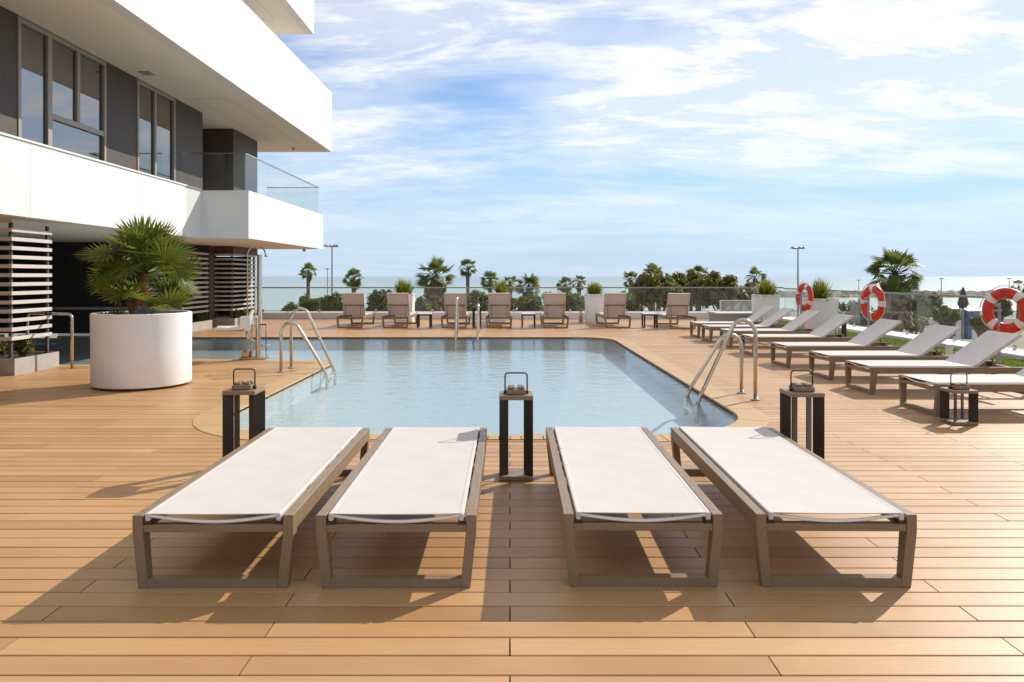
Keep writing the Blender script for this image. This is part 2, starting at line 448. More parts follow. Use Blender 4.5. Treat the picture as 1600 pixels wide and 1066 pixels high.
MT['hedge'] = leaf_mat('yellow_leaf', (0.06, 0.07, 0.010), (0.14, 0.13, 0.02), (0.30, 0.26, 0.03), 0.4, 6)
MT['greyplant'] = leaf_mat('grey_leaf', (0.14, 0.14, 0.13), (0.24, 0.24, 0.23), (0.36, 0.36, 0.35), 0.1, 10)
MT['grass'] = leaf_mat('grass_blade', (0.10, 0.16, 0.012), (0.18, 0.25, 0.02), (0.27, 0.32, 0.035), 0.4, 3)
MT['lawn'] = simple('lawn_soil', (0.09, 0.12, 0.025), 0.95, var=0.3, nscale=8)
MT['sand'] = simple('sand', (0.235, 0.20, 0.15), 0.95, var=0.15, nscale=0.2)
MT['rock'] = simple('rock', (0.13, 0.115, 0.10), 0.9, var=0.5, nscale=0.5)
MT['lampgrey'] = simple('lamp_grey', (0.30, 0.31, 0.33), 0.45)
MT['blue'] = simple('blue_paint', (0.05, 0.12, 0.30), 0.5)
MT['rope'] = simple('rope', (0.70, 0.60, 0.48), 0.8)
MT['badge'] = simple('badge', (0.03, 0.045, 0.10), 0.4)
MT['candle'] = simple('candle_yellow', (0.80, 0.52, 0.10), 0.5)

# ------------------------------------------------------------------ pool outline
def fillet(pts, rads, n=12):
    o = []
    k = len(pts)
    for i in range(k):
        a, b, c = (Vector(pts[i-1]), Vector(pts[i]), Vector(pts[(i+1) % k]))
        r = rads[i]
        if r <= 0: o.append(tuple(b)); continue
        d1 = (a-b).normalized(); d2 = (c-b).normalized()
        ang = d1.angle(d2); t = min(r/math.tan(ang/2), (a-b).length*0.48, (c-b).length*0.48)
        rr = t*math.tan(ang/2)
        p0 = b+d1*t; p1 = b+d2*t
        cen = b+(d1+d2).normalized()*(rr/math.sin(ang/2))
        a0 = math.atan2(*(p0-cen).yx); a1 = math.atan2(*(p1-cen).yx)
        da = (a1-a0+PI) % (2*PI)-PI
        for j in range(n+1):
            th = a0+da*j/n; o.append((cen.x+rr*math.cos(th), cen.y+rr*math.sin(th)))
    return o
XB = -13.0
pool_c = [(-3.0, 6.80), (2.42, 6.80), (2.42, 17.75), (XB, 17.75), (XB, 12.27), (-6.95, 12.15), (-5.8, 13.05), (-3.0, 12.75)]
pool_r = [1.1, 1.15, 0.9, 0, 0, 0.9, 0.9, 0.45]
pool = fillet(pool_c, pool_r)
def offset(poly, d):
    o = []; k = len(poly)
    for i in range(k):
        a, b, c = Vector(poly[i-1]), Vector(poly[i]), Vector(poly[(i+1) % k])
        n1 = Vector(((b-a).y, -(b-a).x)); n2 = Vector(((c-b).y, -(c-b).x))
        n1 = n1.normalized() if n1.length > 1e-7 else n2.normalized()
        n2 = n2.normalized() if n2.length > 1e-7 else n1
        m = n1+n2; m = m.normalized(); s = 1/max(0.4, m.dot(n1))
        o.append((b.x+m.x*d*s, b.y+m.y*d*s))
    return o
def cross_x(poly, y):
    xs = []; k = len(poly)
    for i in range(k):
        (x0, y0), (x1, y1) = poly[i-1], poly[i]
        if (y0 <= y) != (y1 <= y): xs.append(x0+(x1-x0)*(y-y0)/(y1-y0))
    return sorted(xs)
COPW = 0.30
clip_poly = offset(pool, COPW-0.04)

# ------------------------------------------------------------------ ground, sea, sky-side setting
GZ = -5.0
mb = MB(); mb.add([(-3000, -200, GZ), (3000, -200, GZ), (3000, 165, GZ-0.6), (-3000, 165, GZ-0.6)], [(0, 1, 2, 3)])
tag(mb.build('ground', MT['sand']), kind='structure')
mb = MB(); mb.add([(-30000, 148, GZ-0.45), (30000, 148, GZ-0.45), (30000, 40000, GZ-0.45), (-30000, 40000, GZ-0.45)], [(0, 1, 2, 3)])
tag(mb.build('sea', MT['sea']), kind='structure')
# podium that carries the terrace
mb = MB(); mb.box(-16, 9.8, -3, -2.9, GZ, -0.3); mb.box(-16, 9.8, 25.95, 26.05, GZ, -0.05); mb.box(9.7, 9.8, -2.9, 25.95, GZ, -0.05)
tag(mb.build('terrace_podium', MT['white']), kind='structure')

# breakwater of rocks out at sea
rnd = random.Random(4)
mb = MB(); nx, nyv = 240, 8
X0, X1, YB = 78.0, 420.0, 246.0
for i in range(nx+1):
    t = i/nx; x = X0+(X1-X0)*t
    hh = 1.7*min(1, t*25+0.15)
    for j in range(nyv+1):
        s_ = j/nyv*2-1
        z = GZ-0.8+max(0, 1-abs(s_)**1.5)*(hh+0.6)+rnd.uniform(-0.45, 0.45)
        mb.v.append((x+rnd.uniform(-0.6, 0.6), YB+s_*9+0.02*(x-X0)+rnd.uniform(-0.5, 0.5), z))
for i in range(nx):
    for j in range(nyv):
        a = i*(nyv+1)+j; mb.f.append((a, a+nyv+1, a+nyv+2, a+1)); mb.a.append(0)
tag(mb.build('breakwater', MT['rock']), 'low grey rock breakwater crossing the sea on the right', 'breakwater')

# ------------------------------------------------------------------ deck
PITCH, GAP = 0.142, 0.0068
DX0, DX1 = -10.2, 7.62
deck = None
rows = []
r0 = 3.055-PITCH/2                    # this row has its joints on odd metres
k0 = int(math.floor((r0-0.2)/PITCH)); k1 = int((25.28-r0)/PITCH)
base = MB(); planks = []
rnd = random.Random(11)
for k in range(-k0, k1+1):
    y0 = r0+k*PITCH; y1 = y0+PITCH
    ya, yb = y0+GAP/2, y1-GAP/2
    def cuts(y):
        return [DX0]+[x for x in cross_x(clip_poly, y) if DX0 < x]+[DX1]
    cm, ca, cb = cuts((ya+yb)/2), cuts(ya), cuts(yb)
    inside_first = len(cm) % 2 == 1            # the arm runs out past DX0: first piece is water
    if inside_first: cm = cm[1:]
    if len(ca) % 2 == 1: ca = ca[1:]
    if len(cb) % 2 == 1: cb = cb[1:]
    if len(ca) != len(cm): ca = cm
    if len(cb) != len(cm): cb = cm
    for q in range(0, len(cm), 2):
        a0, a1, b0, b1 = ca[q], ca[q+1], cb[q], cb[q+1]
        base.add([(a0, y0, -0.03), (a1, y0, -0.03), (b1, y1, -0.03), (b0, y1, -0.03)], [(0, 1, 2, 3)])
        off = 1 if k % 2 == 0 else 0
        js = [j for j in range(-12, 9) if (j+off) % 2 == 0 and max(a0, b0)+0.12 < j < min(a1, b1)-0.12]
        ends = [(a0, b0)]+[(j, j) for j in js]+[(a1, b1)]
        for e in range(len(ends)-1):
            (la, lb), (ra, rb) = ends[e], ends[e+1]
            g = 0.003
            planks.append((la+g, ra-g, lb+g, rb-g, ya, yb, rnd.random()))
def in_view(p):
    ym = (p[4]+p[5])/2
    if ym < 2.5: return 0
    half = 0.71*ym+0.3
    wv = min(p[1], half)-max(p[0], -half)
    return max(0, wv)/ym**2 if wv > 0 else 0
planks.sort(key=in_view, reverse=True)
ch = 0.003
def plank_geo(mb, p):
    la, ra, lb, rb, ya, yb, pid = p
    dz = (pid*7.3 % 1-0.5)*0.0012
    prof = [(ya, -0.024), (ya, -ch), (ya+ch, 0.0), (yb-ch, 0.0), (yb, -ch), (yb, -0.024)]
    def xe(y, A, B): return A+(B-A)*(y-ya)/(yb-ya)
    vs = [(xe(y, la, lb), y, z+dz) for y, z in prof]+[(xe(y, ra, rb), y, z+dz) for y, z in prof]
    n = 6
    fs = [tuple(range(n)), tuple(range(2*n-1, n-1, -1))]+[(i+1, i, n+i, n+i+1) for i in range(n-1)]
    mb.add(vs, fs, pid)
deck = tag(base.build('deck', MT['sub']), kind='structure')
for p in planks[:300]:
    mb = MB(); plank_geo(mb, p); mb.build('plank', MT['deck'], deck, attr=True)
mb = MB()
for p in planks[300:]: plank_geo(mb, p)
o = mb.build('far_planking', MT['deck'], deck, attr=True); o['kind'] = 'stuff'

# ------------------------------------------------------------------ pool basin, coping, water
WZ = -0.035
mb = MB(); k = len(pool); DZ = -0.30
mb.add([(x, y, -0.02) for x, y in pool]+[(x, y, DZ) for x, y in pool], [(i, (i+1) % k, k+(i+1) % k, k+i) for i in range(k)])
mb.add([(x, y, DZ) for x, y in pool], [tuple(range(k))])
tag(mb.build('pool_basin', MT['mosaic']), kind='structure')
mb = MB(); mb.add([(x, y, WZ) for x, y in offset(pool, 0.004)], [tuple(range(k))])
tag(mb.build('pool_water', MT['water']), kind='structure')
# coping stones all round
per = [0.0]
for i in range(1, k+1): per.append(per[-1]+(Vector(pool[i % k])-Vector(pool[i-1])).length)
outer = offset(pool, COPW)
def at_len(poly, s):
    for i in range(k):
        if per[i] <= s <= per[i+1]+1e-9:
            t = (s-per[i])/max(1e-9, per[i+1]-per[i])
            a, b = Vector(poly[i]), Vector(poly[(i+1) % k]); return a.lerp(b, t)
    return Vector(poly[0])
mb = MB()
mb.add([(x, y, -0.045) for x, y in pool]+[(x, y, -0.045) for x, y in outer], [(i, (i+1) % k, k+(i+1) % k, k+i) for i in range(k)])
coping = tag(mb.build('pool_edge', MT['sub']), kind='structure')
TOT = per[-1]; ns = int(TOT/0.62); st = TOT/ns
for i in range(ns):
    s0, s1 = i*st+0.0025, (i+1)*st-0.0025
    ss = [s0]+[p for p in per if s0+0.01 < p < s1-0.01]+[s1]
    inn = [at_len(pool, s) for s in ss]; ou = [at_len(outer, s) for s in ss]
    if inn[len(inn)//2].x < -11: continue
    poly = [tuple(p) for p in inn]+[tuple(p) for p in reversed(ou)]
    ar = sum(poly[q-1][0]*poly[q][1]-poly[q][0]*poly[q-1][1] for q in range(len(poly)))
    if ar < 0: poly.reverse()
    MB().prism(poly, -0.04, 0.006).build('coping_stone', MT['coping'], coping, bevel=0.003)
# slotted overflow grate between the deck and the near coping
gr = tag(MB().box(-1.9, 1.3, 6.545, 6.715, 0.0065, 0.008).build('overflow_grate', MT['sub']), 'pale slotted overflow grate along the near pool edge', 'grate')
barm = MB().box(-0.046, 0.046, 6.55, 6.71, 0.0082, 0.014).mesh('grate_bar', MT['coping'], bevel=0.002)
for i in range(32):
    inst('grate_bar', barm, gr, Matrix.Translation((-1.85+i*0.1, 0, 0)))

# ------------------------------------------------------------------ hotel building
hotel = empty('hotel_building', (-8, 10, 0), 0, 'white modern hotel wing with stacked balconies beside the pool', 'building')
def hb(name, mat, *boxes, bevel=0.0):
    mb = MB()
    for b in boxes: mb.box(*b)
    o = mb.build(name, mat, hotel, bevel=bevel); o.location = (8, -10, 0)
    return o
XF, XU, XW = -7.2, -6.1, -8.0
Z1B, Z1T, Z2B, Z2T, Z3B, Z3T = 2.356, 3.476, 5.73, 7.75, 9.0, 11.0
JG = 0.008
def fascia(x, ys, z0, z1, th=0.22, y0cap=True):
    for a, b in zip(ys[:-1], ys[1:]):
        hb('fascia_panel', MT['white'], (x-th, x, a+JG/2, b-JG/2, z0, z1))
fascia(XF, [-3.0, 0.5, 4.0, 7.5, 11.0, 14.2, 16.0, 17.1], Z1B, Z1T)
hb('coping_cap', MT['white'], (XF-0.26, XF+0.025, -3.0, 17.09, Z1T+0.001, Z1T+0.03))
hb('floor_slab', MT['white'], (-15, XF-0.222, -3, 23.6, Z1B+0.003, Z1B+0.28))
# corner balcony box
hb('balcony_front', MT['white'], (XF-1.2, XU-0.003, 17.1, 17.32, Z1B, Z1T))
for a, b in ((17.1, 20.4), (20.4, 23.9)):
    hb('fascia_panel', MT['white'], (XU-0.22, XU, a+(0.003 if a < 18 else JG/2), b-JG/2, Z1B+0.002, Z1T+0.002))
hb('balcony_floor', MT['white'], (-8.4, XU-0.222, 17.322, 23.88, Z1B+0.004, Z1B+0.3))
# upper slabs
fascia(XU, [-3.0, 2.0, 7.0, 12.0, 17.0, 21.2, 25.1], Z2B, Z2T)
hb('slab', MT['white'], (-15, XU-0.222, -3, 25.09, Z2B+0.002, Z2T-0.05))
fascia(XU, [-3.0, 3.5, 10.0, 16.5, 22.8], Z3B, Z3T)
hb('slab', MT['white'], (-15, XU-0.222, -3, 22.79, Z3B+0.002, Z3T-0.05))
hb('upper_wall', MT['brown'], (-9, XW-0.6, -3, 22.0, Z2T-0.05, Z3B+0.002))
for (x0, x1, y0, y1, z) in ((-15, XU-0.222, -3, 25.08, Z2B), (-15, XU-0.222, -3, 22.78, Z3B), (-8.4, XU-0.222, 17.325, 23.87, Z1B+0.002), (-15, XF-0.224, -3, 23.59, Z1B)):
    hb('soffit_bounce_tint', MT['soffit'], (x0, x1, y0, y1, z-0.004, z+0.0015))  # thin added sheets below the slabs that carry the painted warm bounce
# soffit joints, vent, small lights
for y in (-1,):
    pass
hb('soffit_joint', MT['boxgrey'], (-7.55, -7.542, 17.5, 23.6, Z2B-0.007, Z2B-0.0045), (-7.542, -6.75, 17.5, 17.51, Z2B-0.007, Z2B-0.0045), (-6.75, -6.742, 17.5, 23.6, Z2B-0.007, Z2B-0.0045))
hb('soffit_joint', MT['boxgrey'], (-6.9, -6.892, 12, 21.5, Z3B-0.007, Z3B-0.0045), (-7.7, -6.892, 21.5, 21.51, Z3B-0.007, Z3B-0.0045))
hb('soffit_vent', MT['alu'], (-7.72, -7.48, 15.2, 15.45, Z2B-0.024, Z2B-0.0045), bevel=0.004)
for (x, y, z) in ((-7.15, 24.2, Z2B), (-6.6, 23.5, Z1B+0.002)):
    mb = MB(); mb.lathe([(0.0, -0.10), (0.035, -0.09), (0.05, -0.06), (0.05, -0.02), (0.06, 0.0)], 12, (x, y, z))
    o = mb.build('soffit_light', MT['lampgrey'], hotel, smooth=True); o.location = (8, -10, 0)
# window wall, cladding panels between the openings
AY0, AY1, BY0, BY1 = 11.9, 14.5, 15.71, 17.5
def clad(y0, y1):
    n = max(1, round((y1-y0)/1.3)); d = (y1-y0)/n
    for i in range(n):
        hb('cladding_panel', MT['brown'], (XW-0.16, XW, y0+i*d+0.003, y0+(i+1)*d-0.003, Z1B+0.28, Z2B-0.001))
clad(-3.0, AY0); clad(AY1, BY0); clad(BY1, 19.08)
hb('wall_end', MT['brown'], (-9.3, XW-0.162, 18.9, 19.077, Z1B+0.28, Z2B-0.001))
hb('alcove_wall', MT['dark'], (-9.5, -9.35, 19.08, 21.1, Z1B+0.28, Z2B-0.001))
hb('stair_core', MT['brown'], (-9.6, -7.96, 21.1, 23.1, Z1B+0.3, Z2B-0.002))
# rooms behind the glass
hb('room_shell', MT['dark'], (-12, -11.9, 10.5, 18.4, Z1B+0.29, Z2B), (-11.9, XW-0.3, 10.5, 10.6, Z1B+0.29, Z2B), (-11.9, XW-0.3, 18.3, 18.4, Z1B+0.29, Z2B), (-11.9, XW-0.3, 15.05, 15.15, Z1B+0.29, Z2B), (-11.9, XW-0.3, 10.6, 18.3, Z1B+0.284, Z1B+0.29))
def curtain(y0, y1):
    mb = MB(); n = 60
    for i in range(n+1):
        y = y0+(y1-y0)*i/n; x = XW-0.42+0.035*math.sin(i*1.3)
        mb.v += [(x, y, 3.0), (x, y, Z2B-0.12)]
    for i in range(n): mb.f.append((2*i, 2*i+2, 2*i+3, 2*i+1)); mb.a.append(0)
    o = mb.build('curtain', MT['curtain'], hotel, smooth=True); o.location = (8, -10, 0)
curtain(11.95, 12.75); curtain(15.75, 16.5)
def window(y0, y1, panes, mull):
    fr = MB(); fw = 0.075; zb, zt = 3.2, Z2B-0.03
    fr.box(XW-0.10, XW+0.02, y0+0.004, y0+fw, zb, zt); fr.box(XW-0.10, XW+0.02, y1-fw, y1-0.004, zb, zt)
    fr.box(XW-0.10, XW+0.02, y0+fw, y1-fw, zt-0.07, zt); fr.box(XW-0.10, XW+0.02, y0+fw, y1-fw, zb, zb+0.07)
    for (a, b, c, d) in mull: fr.box(XW-0.09, XW+0.012, a, b, c, d)
    f = fr.build('window_frame', MT['alu'], hotel, bevel=0.004); f.location = (8, -10, 0)
    for (a, b, c, d) in panes:
        MB().box(XW-0.045, XW-0.035, a, b, c, d).build('pane', MT['winglass'], f)
ZT = Z2B-0.1; TZ = 4.27
window(AY0, AY1, [(11.975, 12.68, 3.27, ZT), (12.80, 13.54, TZ+0.05, ZT), (13.63, 14.425, TZ+0.05, ZT), (12.80, 14.425, 3.27, TZ-0.05)],
       [(12.68, 12.80, 3.27, ZT), (12.802, 14.423, TZ-0.05, TZ+0.05), (13.54, 13.63, TZ+0.052, ZT)])
window(BY0, BY1, [(15.785, 16.49, 3.27, ZT), (16.58, 17.425, 3.27, ZT)], [(16.49, 16.58, 3.27, ZT)])
# ground floor: recess behind the louvred screens
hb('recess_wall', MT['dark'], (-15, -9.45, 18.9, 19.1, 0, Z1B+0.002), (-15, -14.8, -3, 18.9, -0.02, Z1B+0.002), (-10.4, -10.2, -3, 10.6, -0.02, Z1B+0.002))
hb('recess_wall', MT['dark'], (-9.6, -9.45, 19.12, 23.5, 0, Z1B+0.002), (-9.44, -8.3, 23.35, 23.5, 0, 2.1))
hb('recess_floor', MT['boxgrey'], (-14.78, -13.02, 10.62, 18.88, -0.3, -0.02), (-13.018, -10.22, 10.62, 12.2, -0.3, -0.03))
hb('recess_rail', MT['boxgrey'], (-14.8, -9.46, 18.78, 18.89, 0.62, 0.68))
hb('recess_post', MT['brown'], (-9.4, -8.55, 20.85, 21.2, 0.26, Z1B+0.002), (-9.6, -8.06, 21.35, 23.4, 2.12, Z1B+0.002))
# glass balustrade on the corner balcony
bal = empty('balcony_balustrade', (XU, 20, Z1T), 0, 'frameless glass balustrade on the corner balcony of the hotel', 'balustrade')
def bb(name, mat, *b):
    o = MB().box(*b).build(name, mat, bal); o.location = (-XU, -20, -Z1T); return o
GT = 4.34
for a, b in ((17.2, 18.85), (18.87, 20.5), (20.52, 22.15), (22.17, 23.8)):
    bb('glass_panel', MT['glass'], XU-0.12, XU-0.105, a, b, Z1T+0.004, GT)
bb('glass_panel', MT['glass'], -7.9, XU-0.13, 17.19, 17.205, Z1T+0.004, GT)
bb('handrail', MT['steel'], XU-0.13, XU-0.095, 17.21, 23.8, GT+0.001, GT+0.03)
bb('handrail', MT['steel'], -7.9, XU-0.095, 17.175, 17.208, GT+0.001, GT+0.03)
bb('glass_panel', MT['glass'], -7.9, XU-0.13, 23.8, 23.815, Z1T+0.004, GT)
bb('handrail', MT['steel'], -7.9, XU-0.095, 23.805, 23.835, GT+0.001, GT+0.03)

# ------------------------------------------------------------------ louvred screens with planter boxes
def leafy(mb, c, rx, ry, rz_, n, size, rnd, shell=0.55):
    for _ in range(n):
        while True:
            d = Vector((rnd.gauss(0, 1), rnd.gauss(0, 1), rnd.gauss(0, 1)))
            if d.length > 1e-3: break
        d.normalize(); q = shell+(1-shell)*rnd.random()
        p = Vector((c[0]+d.x*rx*q, c[1]+d.y*ry*q, c[2]+d.z*rz_*q))
        s = size*rnd.uniform(0.6, 1.3)
        nrm = (d+Vector((rnd.gauss(0, .6), rnd.gauss(0, .6), rnd.gauss(0.3, .6)))).normalized()
        t = nrm.orthogonal().normalized(); t.rotate(Matrix.Rotation(rnd.uniform(0, 2*PI), 3, nrm))
        b = nrm.cross(t)
        mb.add([p-t*s, p+b*s*0.42+nrm*s*0.1, p+t*s, p-b*s*0.42+nrm*s*0.1], [(0, 1, 2, 3)], rnd.random())
def screen(name, label, x0, x1, y0, y1, z0, z1, n, front=True):
    rt = empty(name, (x1, y0, 0), 0, label, 'screen')
    def loc(o): o.location = (-x1, -y0, 0); return o
    for (px, py) in ((x1-0.09, y0+0.06), (x1-0.07, y1-0.07), (x0+0.03, y0+0.06), ((x0+x1)/2, y0+0.06)):
        loc(MB().box(px, px+0.04, py, py+0.04, 0.2, z1).build('post', MT['brown'], rt))
    st = (z1-z0)/(n-1) if n > 1 else 0
    ms = MB().box(-0.0125, 0.0125, 0, y1-y0, -0.028, 0.028).mesh('slat', MT['slat'], bevel=0.002)
    mf = MB().box(0, x1-x0-0.03, -0.0125, 0.0125, -0.028, 0.028).mesh('slat', MT['slat'], bevel=0.002)
    for i in range(n):
        z = z0+st*i
        inst('slat', ms, rt, Matrix.Translation((-0.0125, 0, z)))
        if front: inst('slat', mf, rt, Matrix.Translation((x0-x1, 0.0125, z)))
    return rt
def planter_box(name, label, x0, x1, y0, y1, h):
    rt = empty(name, ((x0+x1)/2, (y0+y1)/2, 0), 0, label, 'planter')
    cx, cy = (x0+x1)/2, (y0+y1)/2
    t = 0.025
    mb = MB(); mb.box(x0, x1, y0, y0+t, 0.001, h); mb.box(x0, x1, y1-t, y1, 0.001, h); mb.box(x0, x0+t, y0+t, y1-t, 0.001, h); mb.box(x1-t, x1, y0+t, y1-t, 0.001, h)
    o = mb.build('box', MT['boxgrey'], rt); o.location = (-cx, -cy, 0)
    o = MB().box(x0+t, x1-t, y0+t, y1-t, 0.002, h-0.04).build('soil', MT['soil'], rt); o.location = (-cx, -cy, 0)
    return rt
planter_box('planter_box', 'grey planter box under the nearest louvred screen at left', -9.6, -7.34, 10.86, 11.93, 0.247)
screen('louvre_screen', 'tall taupe louvred screen nearest the camera at far left', -9.5, -7.41, 10.90, 11.86, 0.54, 2.30, 14)
planter_box('planter_box', 'grey planter box under the louvred screen behind the potted palm', -9.5, -8.45, 18.02, 20.8, 0.24)
screen('louvre_screen', 'taupe louvred screen behind the potted palm', -9.4, -8.52, 18.9, 20.72, 0.5, 2.1, 13)
planter_box('planter_box', 'dark grey planter box under the farthest louvred screen by the shower', -9.3, -7.98, 21.25, 23.3, 0.25)
screen('louvre_screen', 'farthest louvred screen standing behind the outdoor shower', -9.2, -8.05, 21.32, 23.2, 0.5, 2.1, 13)
rnd = random.Random(31)
def box_plants(label, spots, group):
    """one low shrub per spot; the climbers belong to the shrub they grow from"""
    for i, (x, y, z, rx, rz_, n, where) in enumerate(spots):
        mb = MB(); leafy(mb, (x, y, z), rx, rx*0.8, rz_, n, 0.05, rnd, 0.05)
        rt = empty('leafy_shrub', (x, y, 0.2), 0, (label % where), 'shrub', group)
        o = mb.build('foliage', MT['hedge'], rt, attr=True); o.location = (-x, -y, -0.2)
        MB().tube([(0, 0, -0.02), (0.01, 0, z-0.2)], 0.012, 6).build('stem', MT['bark'], rt)
box_plants('yellow green shrub in the nearest planter box, %s', [(-7.52, 11.35, 0.40, 0.15, 0.18, 320, 'at its pool side corner'), (-7.78, 11.1, 0.38, 0.17, 0.15, 240, 'second from the pool end'), (-8.25, 11.0, 0.36, 0.25, 0.13, 240, 'partly cut by the picture edge')], 'shrubs in the planter boxes')
box_plants('green shrub in the box behind the potted palm, %s', [(-8.6, 18.6, 0.35, 0.16, 0.15, 200, 'its nearest shrub'), (-8.6, 19.5, 0.35, 0.15, 0.16, 200, 'its middle shrub'), (-8.6, 20.3, 0.35, 0.16, 0.15, 220, 'its farthest shrub')], 'shrubs in the planter boxes')
box_plants('yellow green shrub in the box behind the pool lift, %s', [(-8.12, 21.6, 0.38, 0.15, 0.17, 220, 'at its near corner'), (-8.12, 22.2, 0.38, 0.16, 0.16, 240, 'in its middle'), (-8.12, 22.8, 0.38, 0.16, 0.16, 220, 'at its far end')], 'shrubs in the planter boxes')

# ------------------------------------------------------------------ far and right balustrades
YF, XR = 25.4, 9.5
tag(MB().box(-10.2, XR+0.25, YF-0.1, YF+0.5, 0.0, 0.228).build('parapet_wall', MT['white'], bevel=0.01), 'low white parapet wall along the sea side of the terrace', 'wall')
tag(MB().box(8.95, XR+0.2, -2.9, YF-0.103, -0.02, 0.085).build('parapet_wall', MT['white'], bevel=0.01), 'low wide white kerb wall along the right side of the lawn', 'wall')
def balustrade(label, p0, p1, z0, z1, step):
    p0, p1 = Vector(p0), Vector(p1); d = p1-p0; Ln = d.length; ang = math.atan2(d.y, d.x)
    rt = empty('glass_balustrade', (p0.x, p0.y, z0), ang, label, 'balustrade')
    n = round(Ln/step); s = Ln/n
    gm = MB().box(0.006, s-0.006, -0.008, 0.008, 0.003, z1-z0).mesh('glass_panel', MT['glass'])
    cm = MB().box(-0.03, 0.03, -0.018, 0.018, 0.002, 0.10).mesh('glass_clamp', MT['steel'], bevel=0.004)
    for i in range(n):
        inst('glass_panel', gm, rt, Matrix.Translation((i*s, 0, 0)))
        for q in (0.22, 0.78): inst('glass_clamp', cm, rt, Matrix.Translation((i*s+s*q, -0.001, 0)))
    MB().box(0, Ln, -0.028, 0.028, z1-z0+0.001, z1-z0+0.044).build('handrail', MT['alu'], rt, bevel=0.006)
balustrade('long frameless glass balustrade facing the sea behind the loungers', (-10.1, YF+0.05), (XR, YF+0.05), 0.228, 1.06, 1.9)
balustrade('glass balustrade along the right side behind the lifebuoys', (XR, YF), (XR, -2.6), 0.085, 1.03, 1.9)

# lawn strip on the right
mb = MB(); mb.add([(DX1+0.01, -2.5, -0.012), (8.945, -2.5, -0.012), (8.945, 25.28, -0.012), (DX1+0.01, 25.28, -0.012)], [(0, 1, 2, 3)])
tag(mb.build('lawn', MT['lawn']), kind='structure')
rnd = random.Random(5); mb = MB()
for _ in range(26000):
    x = rnd.uniform(DX1+0.015, 8.93); y = 5.5+19*rnd.random()**1.4
    h = rnd.uniform(0.025, 0.06); a = rnd.uniform(0, 2*PI); wd = rnd.uniform(0.004, 0.007); ln = rnd.uniform(0, 0.025)
    dx, dy = math.cos(a), math.sin(a)
    mb.add([(x-dy*wd, y+dx*wd, -0.012), (x+dy*wd, y-dx*wd, -0.012), (x+dx*ln, y+dy*ln, h)], [(0, 1, 2)], rnd.random())
o = mb.build('grass', MT['grass'], attr=True); o['kind'] = 'stuff'

